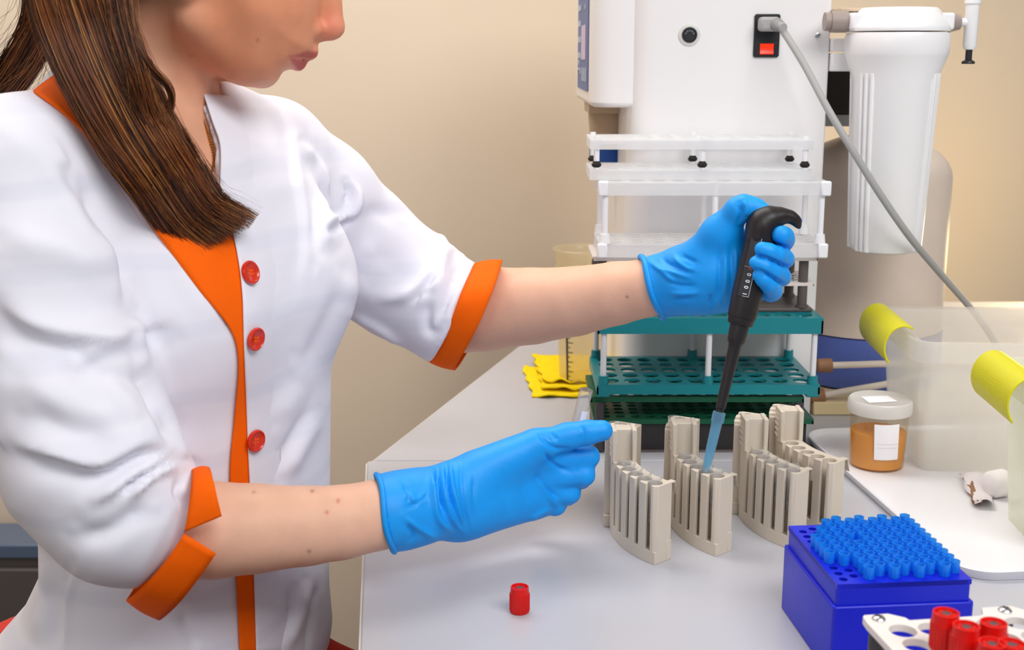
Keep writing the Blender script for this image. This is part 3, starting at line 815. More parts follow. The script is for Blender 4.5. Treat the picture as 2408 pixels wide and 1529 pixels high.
tp0 = thing('pipette_tip', 'pale blue pipette tip standing in the blue tip box', 'pipette tip', (0, 0, 0), 0, 'pipette tips in the blue box')
m = MB(); m.lathe([(.0016, -.012), (.0030, 0), (.0037, .0005), (.0042, .0085), (.0043, .0098), (.0037, .0098), (.0034, .002), (.0024, -.008)], 18)
for k in range(10):
    a = 2 * PI * k / 10; c = Vector((math.cos(a) * .0039, math.sin(a) * .0039, .0003)); m.cyl(c, c + Vector((math.cos(a) * .0003, math.sin(a) * .0003, .0055)), .00035, .0002, 4)
m.build('collar', M_tip, tp0, smooth=50)
EMPTY = {(0, 0), (0, 1), (0, 2), (1, 0), (1, 1), (0, 9), (0, 8), (0, 7), (1, 9), (1, 8), (3, 5)}
first = True
ORD = ['first', 'second', 'third', 'fourth', 'fifth', 'sixth', 'seventh', 'eighth', 'ninth', 'tenth']
Mw = Matrix.Translation(tb.location) @ Matrix.Rotation(brz, 4, 'Z')
for i in range(10):
    for j in range(10):
        if (i, j) in EMPTY: continue
        p = Mw @ Vector((.0055 + (i + .5) * pxp, .006 + (j + .5) * pyp + (pyp / 2 if i % 2 else 0), BH))
        lab = 'pale blue pipette tip in the box, %s row from the front, %s from the left' % (ORD[j], ORD[i])
        if first: tp0.location = p; tp0['label'] = lab; first = False
        else: dup(tp0, p, random.random() * 6, lab)

# ------------------------------------------------------------------ rack with red-capped tubes
M_rk = mat('rack_ivory', (226, 219, 216), .45, .4); M_capr = mat('cap_red', (214, 10, 4), .4, .4); M_stop = mat('stopper_grey', (84, 74, 76), .6, .3)
RZ = .845
r0_, r1_ = T(2030, 1452, RZ), T(2345, 1432, RZ)
rzr = math.atan2(r1_.y - r0_.y, r1_.x - r0_.x)
wr = thing('tube_rack', 'ivory tube rack with screws and round holes in the bottom right corner', 'rack', (r0_.x, r0_.y, .75), rzr)
zz0 = RZ - .75 - .005; pit = .0205
m = MB(); holes(m, .0075, -.115, 5, 5, pit, pit, .0092, zz0, zz0 + .005, 28, (.0045, .004))
m.prism([(-.001, -.0085), (.0, .0005), (.002, .003), (.019, .003), (.028, -.0045), (.029, -.0085)], zz0, zz0 + .005)
m.prism([(.08, -.0085), (.083, -.006), (.087, .003), (.108, .003), (.114, -.004), (.114, -.0085)], zz0, zz0 + .005)
m.box(-.001, .003, -.119, -.0085, zz0, zz0 + .005)
m.build('top_plate', M_rk, wr, smooth=40)
m = MB(); holes(m, .0075, -.115, 5, 5, pit, pit, .0088, .03, .034, 20, (.0045, .004)); m.build('lower_plate', M_rk, wr)
for x, y in ((.009, -.0045), (.1, -.004), (.009, -.112), (.104, -.112)):
    m = MB(); m.cyl((x, y, 0), (x, y, zz0), .006, n=18); m.build('leg', M_charc, wr)
    m = MB(); m.lathe([(.0046, 0), (.0046, .0008), (.0036, .002), (.0015, .0027), (0, .0028)], 20, (x, y, zz0 + .005)); sw = m.build('screw', M_steel, wr)
    m = MB(); m.box(x - .0022, x + .0022, y - .0004, y + .0004, zz0 + .0072, zz0 + .008); m.box(x - .0004, x + .0004, y - .0022, y + .0022, zz0 + .0072, zz0 + .008); m.build('slot', M_charc, sw)


def cap_mesh(parent, z, up=True, R=.0088, Hc=.0255):
    m = MB(); n = 40; k = 1
    prof = [(R - .0008, 0), (R, .001), (R, Hc * .72), (R * .95, Hc * .84), (R * .93, Hc), (R * .82, Hc), (R * .78, Hc - .0016), (R * .45, Hc - .0014), (R * .40, Hc - .0005), (R * .36, Hc - .0005), (R * .35, Hc - .0016), (0, Hc - .0016)]
    m.lathe(prof, n, (0, 0, z))
    for q in range(24):
        a = 2 * PI * q / 24; c = Vector((math.cos(a) * R, math.sin(a) * R, z + .002)); m.cyl(c, c + Vector((0, 0, Hc * .66)), .0005, n=5)
    c = m.build('cap', M_capr, parent, smooth=45)
    m = MB(); m.lathe([(0, 0), (R * .35, 0), (R * .33, .0006), (0, .0007)], 20, (0, 0, z + Hc - .0014)); m.build('stopper', M_stop, c)
    m = MB()
    for q in range(6):
        a = 2 * PI * q / 6 + .3; c2 = Vector((math.cos(a) * R * .62, math.sin(a) * R * .62, z + Hc - .0015)); m.lathe([(.0009, 0), (.0007, .0004)], 8, c2)
    m.build('recess_shade', mat('cap_recess_shade', (92, 12, 8), .6), c)  # raised dots; the shade of small hollows is put into their dark red
    return c


bt = thing('blood_tube', '', 'tube', (0, 0, 0), 0, 'red capped tubes in the ivory rack')
m = MB(); m.lathe([(0, -.072), (.0045, -.070), (.0065, -.065), (.0065, .002), (.0055, .002), (.0055, -.065), (0, -.069)], 24); m.build('glass', M_glass, bt, smooth=50)
cap_mesh(bt, .0005)
RW = Matrix.Translation(wr.location) @ Matrix.Rotation(rzr, 4, 'Z')
for i, (px_, py_, lab) in enumerate([(2225, 1440, 'red-capped tube standing highest at the back left of the ivory rack'),
                                     (2273, 1471, 'red-capped tube second from the left in the ivory rack'),
                                     (2337, 1464, 'red-capped tube at the back right of the cluster in the ivory rack'),
                                     (2334, 1511, 'red-capped tube cut by the bottom edge, front of the cluster'),
                                     (2380, 1513, 'red-capped tube farthest right, half behind the front one')]):
    p = T(px_, py_, RZ + .0265); p.z = RZ + .0005
    if i == 0: bt.location = p; bt['label'] = lab
    else: dup(bt, p, random.random() * 6, lab)
# loose cap
lc = T(1222, 1444); lo = thing('cap', 'single red tube cap standing alone on the grey table in front', 'cap', (lc.x, lc.y + .004, .75))
cap_mesh(lo, 0, R=.0083, Hc=.0232)
#@@PERSON@@
# ================================================================== the seated woman
# ---- implicit-surface tools: local blends on a grid, then surface nets
class Grid:
    def __init__(s, lo, hi, h):
        s.lo = np.array(lo, float); s.h = h
        n = np.ceil((np.array(hi) - s.lo) / h).astype(int) + 1
        s.ax = [(s.lo[k] + h * np.arange(n[k])).astype(np.float32) for k in range(3)]
        s.F = np.full(tuple(n), .06, np.float32)

    def win(s, lo, hi, pad):
        sl = []
        for k in range(3):
            a = int(np.clip(np.floor((lo[k] - pad - s.lo[k]) / s.h), 0, len(s.ax[k])))
            b = int(np.clip(np.ceil((hi[k] + pad - s.lo[k]) / s.h) + 1, 0, len(s.ax[k])))
            sl.append(slice(a, b))
        return tuple(sl)

    def pts(s, sl): return s.ax[0][sl[0]][:, None, None], s.ax[1][sl[1]][None, :, None], s.ax[2][sl[2]][None, None, :]

    def put(s, fn, lo, hi, k=.01, pad=.055, sub=False, tgt=None):
        sl = s.win(lo, hi, pad); x, y, z = s.pts(sl)
        d = np.broadcast_to(fn(x, y, z), s.F[sl].shape); a = s.F[sl]
        if sub: d = -d; h = np.maximum(k - np.abs(a - d), 0) / max(k, 1e-9); s.F[sl] = np.maximum(a, d) + h * h * k * .25
        else: h = np.maximum(k - np.abs(a - d), 0) / max(k, 1e-9); s.F[sl] = np.minimum(a, d) - h * h * k * .25

    def cone(s, a, b, ra, rb, k=.01, sub=False, flat=None, fr=1.0, cut=None):
        a = np.array(a, float); b = np.array(b, float); ba = b - a; L2 = max(ba @ ba, 1e-12)
        R = max(ra, rb) * max(1, fr)

        def fn(x, y, z):
            px, py, pz = x - a[0], y - a[1], z - a[2]
            t = np.clip((px * ba[0] + py * ba[1] + pz * ba[2]) / L2, 0, 1)
            px = px - t * ba[0]; py = py - t * ba[1]; pz = pz - t * ba[2]
            q = px * px + py * py + pz * pz
            if flat is not None:
                n = flat; e = px * n[0] + py * n[1] + pz * n[2]; q = q + (1 / (fr * fr) - 1) * e * e
            d = np.sqrt(q) - (ra + (rb - ra) * t)
            if cut is not None:
                for p0, nn in cut: d = np.maximum(d, (x - p0[0]) * nn[0] + (y - p0[1]) * nn[1] + (z - p0[2]) * nn[2])
            return d
        s.put(fn, np.minimum(a, b) - R, np.maximum(a, b) + R, k, sub=sub)

    def chain(s, pts, k=.01, k0=None, **kw):
        for i in range(len(pts) - 1): s.cone(pts[i][0], pts[i + 1][0], pts[i][1], pts[i + 1][1], k, **kw)

    def ball(s, c, r, k=.01, sub=False, ax=None):
        c = np.array(c, float)
        if ax is None: rr = np.array([r] * 3 if np.isscalar(r) else r, float); A = np.eye(3)
        else: rr = np.array(r, float); A = np.array([list(v) for v in ax], float)
        R = rr.max()

        def fn(x, y, z):
            p = (x - c[0], y - c[1], z - c[2]); q = 0; g = 0
            for i in range(3):
                e = p[0] * A[i][0] + p[1] * A[i][1] + p[2] * A[i][2]; q = q + (e / rr[i]) ** 2; g = g + (e / rr[i] ** 2) ** 2
            k0 = np.sqrt(q); return k0 * (k0 - 1) / np.maximum(np.sqrt(g), 1e-6)
        s.put(fn, c - R, c + R, k, sub=sub)

    def mesh(s, smooth=1):
        F = s.F; S = F < 0; nx, ny, nz = F.shape
        c = np.zeros((nx - 1, ny - 1, nz - 1), np.int8)
        OFF = [(i, j, k) for i in (0, 1) for j in (0, 1) for k in (0, 1)]
        for i, j, k in OFF: c += S[i:nx - 1 + i, j:ny - 1 + j, k:nz - 1 + k]
        idx = np.argwhere((c > 0) & (c < 8)); I, J, K = idx.T
        val = {o: F[I + o[0], J + o[1], K + o[2]] for o in OFF}
        pos = np.zeros((len(idx), 3)); cnt = np.zeros(len(idx))
        for a in OFF:
            for k in range(3):
                if a[k]: continue
                b = list(a); b[k] = 1; b = tuple(b); fa, fb = val[a], val[b]; cr = (fa < 0) != (fb < 0)
                t = np.where(cr, fa / np.where(cr, fa - fb, 1), 0); q = np.tile(np.array(a, float), (len(idx), 1)); q[:, k] += t
                pos += q * cr[:, None]; cnt += cr
        V = s.lo + (idx + pos / cnt[:, None]) * s.h
        vid = np.full(c.shape, -1, np.int32); vid[I, J, K] = np.arange(len(idx))
        Q = []
        for ax in range(3):
            a = [slice(None)] * 3; b = [slice(None)] * 3; a[ax] = slice(0, -1); b[ax] = slice(1, None)
            A, B = S[tuple(a)], S[tuple(b)]; e = np.argwhere(A != B)
            u, v = (ax + 1) % 3, (ax + 2) % 3
            ok = (e[:, u] > 0) & (e[:, v] > 0) & (e[:, u] < F.shape[u] - 1) & (e[:, v] < F.shape[v] - 1); e = e[ok]
            fl = A[tuple(e.T)]

            def g(du, dv):
                q = e.copy(); q[:, u] += du; q[:, v] += dv; return vid[tuple(q.T)]
            q = np.stack([g(-1, -1), g(0, -1), g(0, 0), g(-1, 0)], 1); q[~fl] = q[~fl][:, ::-1]; Q.append(q)
        Q = np.concatenate(Q); Q = Q[(Q >= 0).all(1)]
        for _ in range(smooth): V = relax(V, Q, .5)
        return V, Q


def relax(V, Q, w):
    n = len(V); E = np.concatenate([Q[:, [0, 1]], Q[:, [1, 2]], Q[:, [2, 3]], Q[:, [3, 0]]])
    a = np.concatenate([E[:, 0], E[:, 1]]); b = np.concatenate([E[:, 1], E[:, 0]])
    cnt = np.bincount(a, minlength=n); S = np.stack([np.bincount(a, V[b, k], n) for k in range(3)], 1)
    return V * (1 - w) + w * S / np.maximum(cnt, 1)[:, None]


def vnorm(V, Q):
    fn = np.cross(V[Q[:, 2]] - V[Q[:, 0]], V[Q[:, 3]] - V[Q[:, 1]]); N = np.zeros_like(V)
    for c in range(4):
        for k in range(3): N[:, k] += np.bincount(Q[:, c], fn[:, k], len(V))
    return N / np.maximum(np.linalg.norm(N, axis=1), 1e-9)[:, None]


def mk(name, V, Q, m, parent, tint=None):
    me = bpy.data.meshes.new(name); Q = np.asarray(Q)
    me.vertices.add(len(V)); me.vertices.foreach_set('co', np.asarray(V, np.float32).ravel())
    me.loops.add(Q.size); me.loops.foreach_set('vertex_index', Q.astype(np.int32).ravel())
    me.polygons.add(len(Q)); me.polygons.foreach_set('loop_start', np.arange(0, Q.size, Q.shape[1], dtype=np.int32))
    me.update(calc_edges=True); me.validate()
    me.materials.append(m); me.polygons.foreach_set('use_smooth', [True] * len(me.polygons))
    if tint is not None:
        a = me.color_attributes.new('Col', 'FLOAT_COLOR', 'POINT'); a.data.foreach_set('color', np.concatenate([tint, np.ones((len(V), 1))], 1).astype(np.float32).ravel())
    o = bpy.data.objects.new(name, me); COL.objects.link(o); o.parent = parent; return o


def polydist(p, line):
    """distance in pixels to a polyline, signed by side"""
    best = np.full(len(p), 1e9); sg = np.ones(len(p)); L = np.array(line, float)
    for a, b in zip(L[:-1], L[1:]):
        d = b - a; t = np.clip(((p - a) @ d) / (d @ d), 0, 1); q = p - a - t[:, None] * d; r = np.linalg.norm(q, axis=1)
        s = np.sign(d[0] * (p[:, 1] - a[1]) - d[1] * (p[:, 0] - a[0])); u = r < best; best = np.where(u, r, best); sg = np.where(u, s, sg)
    return best, sg


EYE = np.array([0, 0, CAMZ]); BOOST = 1.45


def creases(V, Q, lines):
    """fabric folds: each line (photo pixels) raises or sinks the cloth along it, on the side of the garment the photo shows"""
    N = vnorm(V, Q); D = V - EYE; D /= np.linalg.norm(D, axis=1)[:, None]
    face = np.clip(-(N * D).sum(1) * 3, 0, 1); px = projv(V); off = np.zeros(len(V))
    for line, w, amp, kind in lines:
        L = catmull([(a, b, 0) for a, b in line], 5); L = [(p[0], p[1]) for p in L]
        lo = np.min(L, 0) - 4 * w; hi = np.max(L, 0) + 4 * w
        ix = np.where((px > lo).all(1) & (px < hi).all(1) & (face > 0))[0]
        if not len(ix): continue
        d, sg = polydist(px[ix], L)
        # fade at the ends
        e0 = np.linalg.norm(px[ix] - L[0], axis=1); e1 = np.linalg.norm(px[ix] - L[-1], axis=1)
        ln = sum(math.dist(L[i], L[i + 1]) for i in range(len(L) - 1)); fade = np.clip(np.minimum(e0, e1) / (ln * .25 + 1), 0.1, 1)
        if kind == 'r': f = np.exp(-(d / w) ** 2)
        elif kind == 's': f = np.tanh(sg * d / (w * .45)) * np.exp(-(d / (w * 2.2)) ** 2)     # overlap step
        off[ix] += amp * BOOST * f * fade * face[ix]
    return V + N * off[:, None]


def inpoly(p, poly):
    x, y = p[:, 0], p[:, 1]; c = np.zeros(len(p), bool); n = len(poly)
    for i in range(n):
        (x0, y0), (x1, y1) = poly[i], poly[i - 1]
        if y0 == y1: continue
        c ^= ((y0 > y) != (y1 > y)) & (x < (x1 - x0) * (y - y0) / (y1 - y0) + x0)
    return c


M_skin = mat('skin', (222, 168, 140), .5, .35, noise=.035, nscale=60, bump=.06, bscale=700, sss=.12, attr='Col')
M_jack = mat('jacket_cotton', (236, 235, 246), .75, .2, noise=.012, nscale=20, bump=.05, bscale=900)
nt = M_jack.node_tree; tc_ = nt.nodes.new('ShaderNodeTexCoord'); wv_ = nt.nodes.new('ShaderNodeTexWave'); wv_.bands_direction = 'Z'; wv_.wave_profile = 'SIN'
wv_.inputs['Scale'].default_value = 5.2; wv_.inputs['Distortion'].default_value = 1.6; wv_.inputs['Detail'].default_value = 1; wv_.inputs['Detail Scale'].default_value = 1.2
nt.links.new(tc_.outputs['Object'], wv_.inputs['Vector']); rm_ = nt.nodes.new('ShaderNodeMapRange'); nt.links.new(wv_.outputs['Fac'], rm_.inputs[0]); rm_.inputs[1].default_value = .80; rm_.inputs[2].default_value = .97; rm_.inputs[3].default_value = 0; rm_.inputs[4].default_value = .4
mj_ = nt.nodes.new('ShaderNodeMix'); mj_.data_type = 'RGBA'; nt.links.new(rm_.outputs[0], mj_.inputs[0]); old_ = nt.nodes['Principled BSDF'].inputs['Base Color'].links[0].from_socket
nt.links.new(old_, mj_.inputs[6]); mj_.inputs[7].default_value = lin((218, 221, 236)); nt.links.new(mj_.outputs[2], nt.nodes['Principled BSDF'].inputs['Base Color'])
M_or = mat('orange_trim', (252, 102, 0), .75, .15, noise=.03, nscale=30, bump=.06, bscale=900)
M_glove = mat('nitrile_blue', (4, 152, 240), .52, .4, noise=.05, nscale=45, bump=.10, bscale=260)
M_btn = mat('button_red', (214, 44, 14), .25, .5, coat=.3)
M_trou = mat('trouser_red', (176, 30, 20), .8, .2, noise=.04)
M_shoe = mat('shoe_white', (230, 230, 230), .5, .3)

LV = np.array([.434, .901]); FV = np.array([.901, -.434])      # body axes: to her left, to her front
person = thing('person', 'seated person in white jacket with orange trim, blue gloves holding pipette and tube', 'person', (-.30, 1.14, 0))
PO = np.array(person.location)

# ---- torso sections: photo row -> left and right outline of the jacket at the body's mid depth
ROWS = [(1700, 30, 730), (1529, -15, 752), (1440, 55, 747), (1370, 115, 748), (1290, 152, 750), (1200, 150, 752), (1100, 120, 752), (1000, 100, 752), (900, 70, 752), (800, 40, 758), (700, 25, 764), (560, 10, 745), (430, 20, 705), (340, 90, 640), (260, 170, 560), (205, 225, 480)]
TY = 1.14
sz = np.array([P(0, r[0], TY).z for r in ROWS]); scx = np.array([P((r[1] + r[2]) / 2, r[0], TY).x for r in ROWS])
shx = np.array([(P(r[2], r[0], TY).x - P(r[1], r[0], TY).x) / 2 for r in ROWS])
HX0 = math.sqrt((.165 * .434) ** 2 + (.128 * .901) ** 2)


def torso(off=0.0):
    def fn(x, y, z):
        cx = np.interp(z, sz, scx); k = np.interp(z, sz, shx) / HX0
        a, b = .165 * k + off, .128 * k + off
        l = (x - cx) * LV[0] + (y - TY) * LV[1]; f = (x - cx) * FV[0] + (y - TY) * FV[1]
        q = (np.abs(l / a) ** 2.2 + np.abs(f / b) ** 2.2) ** (1 / 2.2)
        return np.maximum((q - 1) * np.minimum(a, b) * .92, np.maximum(z - (sz[-1] + off), sz[0] - z))
    return fn


def bust(g, off):
    for l, f, row, r in ((.075, .092, 668, .051), (-.072, .085, 690, .050)):
        z = P(0, row, 1.15).z; cx = np.interp(z, sz, scx)
        c = np.array([cx, TY]) + LV * l + FV * f; g.ball((c[0], c[1], z), (r + off,) * 3, .06)


NB = P(400, 275, 1.13)
S_R, S_L = P(40, 425, .99), P(640, 362, 1.27)


def shoulders(g, off):
    g.cone(P(330, 272, 1.09), S_R, .045 + off, .064 + off, .05); g.cone(P(205, 224, 1.06), P(300, 262, 1.07), .029 + off, .03 + off, .03)
    g.cone(P(478, 287 if off == 0 else 305, 1.17), S_L, .0425 + off, .0535 + off, .04)


RS = [(S_R, .066), (P(92, 640, .965), .067), (P(150, 900, .945), .069), (P(222, 1090, .93), .068), (P(288, 1196, .925), .057), (P(420, 1255, .94), .0475)]
LS = [(S_L, .054), (P(740, 470, 1.31), .064), (P(838, 585, 1.345), .068), (P(945, 665, 1.355), .061), (P(1062, 735, 1.335), .0555), (P(1130, 765, 1.32), .053)]


def vec(a, b): v = np.array(b) - np.array(a); return v / np.linalg.norm(v)


nR = np.array([.894, 0, -.447]) * 1; nL = np.array([.891, 0, -.454])
cutR = [(P(378, 1262, .94), nR)]; cutL = [(P(1062, 732, 1.33), nL)]
lo, hi = (-.66, .82, .50), (.12, 1.50, 1.27)
# smooth uncut torso, used to lay the trim, placket and buttons on
g = Grid(lo, (-.0, 1.45, 1.27), .006); g.put(torso(), (-.7, .8, .4), (.2, 1.5, 1.3), .03); bust(g, 0); shoulders(g, 0); g.chain(RS[:3], .015); g.chain(LS[:3], .02)
Vt, Qt = g.mesh(6); BT = BVHTree.FromPolygons(Vt.tolist(), Qt.tolist())


def on(px, py, off, bvh=BT, fall=1.05):
    d = ray(px, py).normalized(); hit = bvh.ray_cast(Vector((0, 0, CAMZ)), d)
    if hit[0] is None: return P(px, py, fall)
    n = hit[1] if hit[1].dot(d) < 0 else -hit[1]
    return hit[0] + (n * .6 - d * .4) * off


# ---- jacket
g = Grid(lo, hi, .0036)
g.put(torso(), lo, hi, .03); bust(g, 0); shoulders(g, 0)
VCUT = [(150, 60), (152, 166), (185, 262), (262, 362), (350, 500), (425, 606), (480, 668), (546, 772), (558, 690), (545, 596), (514, 470), (508, 452), (508, 352), (490, 292), (468, 228), (482, 180), (486, 60)]
sl = g.win(lo, hi, 0); X, Yv, Z = np.meshgrid(*g.ax, indexing='ij')
front = ((X - (-.33)) * FV[0] + (Yv - TY) * FV[1] > -.035) & (Z > .80)
pp = np.stack([X[front], Yv[front], Z[front]], 1); ins = inpoly(projv(pp), VCUT)
F_ = g.F[front]; F_[ins] = np.maximum(F_[ins], .0025); g.F[front] = F_
del X, Yv, Z, front
g.cone(P(392, 330, 1.13) + Vector((0, 0, .0)), P(385, 40, 1.12), .047, .052, .004, sub=True)
g.chain(RS[:-1], .016); g.cone(RS[-2][0], RS[-1][0], RS[-2][1], RS[-1][1], .02, cut=cutR)
g.chain(LS[:4], .018); g.cone(LS[3][0], LS[4][0], LS[3][1], LS[4][1], .02, cut=cutL); g.cone(LS[4][0], LS[5][0], LS[4][1], LS[5][1], .02, cut=cutL)
V, Q = g.mesh(3)
FOLDS = [
    # her right sleeve (near)
    ([(172, 400), (215, 470), (262, 545), (296, 640), (300, 742)], 15, -.007, 'r'), ([(172, 398), (215, 468), (262, 545), (300, 650)], 22, .004, 's'),
    ([(-10, 560), (90, 575), (180, 600), (262, 660)], 40, .004, 'r'), ([(-10, 710), (60, 770), (150, 800), (250, 805), (318, 785)], 22, -.0055, 's'),
    ([(318, 786), (250, 812), (180, 840)], 20, .005, 'r'), ([(300, 740), (318, 770), (330, 800), (350, 890)], 14, .0045, 'r'),
    ([(180, 842), (250, 880), (330, 900), (352, 940)], 26, -.004, 'r'), ([(20, 1050), (120, 1080), (230, 1105), (330, 1060), (410, 1070)], 18, -.0065, 's'),
    ([(415, 1062), (380, 1085), (320, 1110), (260, 1150), (200, 1185)], 16, .0065, 'r'), ([(425, 1098), (372, 1108), (330, 1140), (300, 1180)], 11, .0065, 'r'), ([(408, 1080), (340, 1118), (280, 1160)], 8, -.0085, 'r'),
    ([(170, 1245), (210, 1262), (260, 1250), (320, 1210), (370, 1190)], 24, -.005, 'r'), ([(430, 1120), (420, 1160), (440, 1190)], 10, -.004, 'r'),
    ([(30, 880), (130, 940), (230, 980), (330, 985)], 45, .004, 'r'), ([(60, 960), (160, 1010), (280, 1025)], 30, -.003, 'r'), ([(350, 900), (372, 980), (405, 1050)], 14, -.004, 'r'),
    ([(0, 820), (100, 850), (180, 860)], 40, -.003, 'r'), ([(250, 880), (340, 1010)], 25, .003, 'r'), ([(-10, 330), (80, 350), (170, 410)], 40, .002, 'r'),
    ([(130, 380), (170, 430), (225, 520), (262, 580)], 16, -.004, 'r'),
    # her left sleeve (far)
    ([(735, 350), (745, 420), (755, 520), (748, 600)], 14, -.0045, 's'), ([(812, 420), (838, 460), (830, 500), (780, 520), (752, 540)], 11, .006, 'r'), ([(812, 432), (826, 455), (815, 480)], 8, -.007, 'r'),
    ([(700, 330), (740, 400), (752, 470)], 14, .005, 'r'), ([(830, 500), (800, 530), (755, 545)], 10, -.004, 'r'), ([(950, 520), (880, 500), (870, 560), (875, 600)], 20, -.003, 'r'),
    ([(975, 530), (1020, 560), (1034, 600), (1010, 650), (960, 690), (880, 700)], 15, .006, 'r'), ([(1030, 592), (1036, 620), (1025, 660), (1000, 690)], 10, -.006, 's'), ([(1080, 620), (1068, 660), (1050, 710), (1020, 770)], 7, -.006, 'r'),
    ([(1040, 600), (1070, 595), (1100, 620)], 12, .004, 'r'), ([(1020, 700), (1005, 740), (1010, 780), (1040, 770)], 12, -.004, 'r'), ([(810, 735), (870, 760), (930, 800), (960, 830)], 9, .004, 'r'),
    ([(770, 560), (850, 640), (900, 640)], 40, -.003, 'r'), ([(810, 640), (900, 690), (1000, 680)], 40, .003, 'r'),
    # body
    ([(640, 200), (680, 300), (700, 420), (720, 560), (700, 680)], 14, -.0025, 's'), ([(803, 640), (790, 720), (740, 820), (700, 890)], 22, -.003, 'r'),
    ([(752, 960), (700, 1060), (660, 1130)], 22, .004, 'r'), ([(735, 950), (690, 1030), (640, 1125)], 14, -.0035, 'r'), ([(720, 1360), (700, 1450), (660, 1540)], 18, .004, 'r'), ([(700, 1360), (680, 1440), (640, 1540)], 14, -.004, 'r'), ([(745, 1370), (735, 1440), (720, 1540)], 8, -.003, 'r'),
    ([(300, 700), (350, 780), (400, 800)], 24, -.003, 'r'), ([(320, 800), (350, 900), (400, 980), (410, 1060)], 18, -.005, 'r'), ([(175, 1330), (155, 1400), (150, 1529)], 7, -.003, 's'),
    ([(95, 1290), (105, 1380), (85, 1529)], 20, .003, 'r'), ([(120, 1330), (130, 1440), (125, 1540)], 14, -.003, 'r'), ([(420, 1440), (470, 1529)], 16, -.003, 'r'), ([(690, 830), (710, 900), (640, 1000)], 26, .0025, 'r'),
    ([(380, 520), (430, 640), (520, 780)], 30, .002, 'r'), ([(300, 560), (360, 700), (420, 800)], 40, .002, 'r'), ([(540, 480), (600, 560), (640, 700)], 30, -.0015, 'r'),
]
V = creases(V, Q, FOLDS); V = relax(V, Q, .2)
jk = mk('jacket', V - PO, Q, M_jack, person); jk['label'] = 'white cotton jacket'
BJ = BVHTree.FromPolygons(V.tolist(), Q.tolist())


def patch(name, Lp, Rp, offL, offR, m, nu, nv, th=.0014, bvh=BT, curve=None, parent=person):
    A, B = lerp_list(Lp, nu), lerp_list(Rp, nu); vs = []
    for i in range(nu):
        for j in range(nv):
            t = j / (nv - 1); q = A[i] * (1 - t) + B[i] * t
            o = offL + (offR - offL) * (t if curve is None else t ** curve)
            vs.append(on(q[0], q[1], o, bvh))
    V = np.array([list(v) for v in vs]) - PO
    Q = np.array([(i * nv + j, (i + 1) * nv + j, (i + 1) * nv + j + 1, i * nv + j + 1) for i in range(nu - 1) for j in range(nv - 1)])
    for _ in range(2):   # smooth depth jitter
        W_ = relax(V, Q, .5); inner = np.ones(len(V), bool); inner.reshape(nu, nv)[[0, -1], :] = False; inner.reshape(nu, nv)[:, [0, -1]] = False; V = np.where(inner[:, None], W_, V)
    o = mk(name, V, Q, m, parent); s = o.modifiers.new('s', 'SOLIDIFY'); s.thickness = th; s.offset = 0; return o


def smoothpx(pts, n=6): return [(p[0], p[1]) for p in catmull([(a, b, 0) for a, b in pts], n)]


TL_ = smoothpx([(78, 220), (160, 282), (250, 378), (345, 520), (415, 614), (470, 687), (538, 772), (558, 850), (549, 980), (538, 1130), (553, 1360), (562, 1545)])
TR_ = smoothpx([(154, 164), (235, 262), (330, 345), (430, 412), (520, 446), (556, 592), (570, 760), (576, 860), (582, 990), (588, 1130), (598, 1360), (604, 1545)])
tr = patch('neck_trim', TL_, TR_, .0036, .003, M_or, 80, 12); tr['label'] = 'orange neckline facing'
PL_ = smoothpx([(473, 226), (494, 290), (513, 350), (513, 448), (521, 474), (551, 592), (564, 690), (567, 790), (570, 860), (575, 990), (581, 1130), (592, 1360), (597, 1545)])
PR_ = smoothpx([(560, 226), (590, 290), (610, 350), (620, 448), (630, 474), (655, 592), (660, 690), (660, 790), (660, 860), (660, 990), (665, 1130), (675, 1360), (680, 1545)])
pk_ = patch('front_placket', PL_, PR_, .0055, -.003, M_jack, 90, 16, .0012, curve=1.4); pk_['label'] = 'white front edge with buttons'
# buttons
for k, (bx, by) in enumerate(((579, 644), (591, 795), (593, 1034))):
    c = on(bx, by, .0075); nrm = (on(bx + 14, by, .006) - on(bx - 14, by, .006)).cross(on(bx, by + 20, .006) - on(bx, by - 20, .006)).normalized()
    if nrm.dot(ray(bx, by)) > 0: nrm = -nrm
    nrm = (nrm + Vector((.25, -.1, 0))).normalized()
    m = MB(); m.lathe([(.0098, -.0006), (.0103, .0006), (.0098, .0022), (.0085, .0026), (.0075, .0014), (0, .0012)], 28, Vector(c) - Vector(PO), nrm)
    b = m.build('button', M_btn, person, smooth=50)
    m = MB(); u = nrm.orthogonal().normalized(); w_ = nrm.cross(u)
    for sx, sy in ((1, 0), (-1, 0), (0, 1), (0, -1)): m.lathe([(.0011, .0013), (.0009, .0016)], 8, Vector(c) - Vector(PO) + u * .002 * sx + w_ * .002 * sy, nrm)
    m.build('thread', M_or, b)


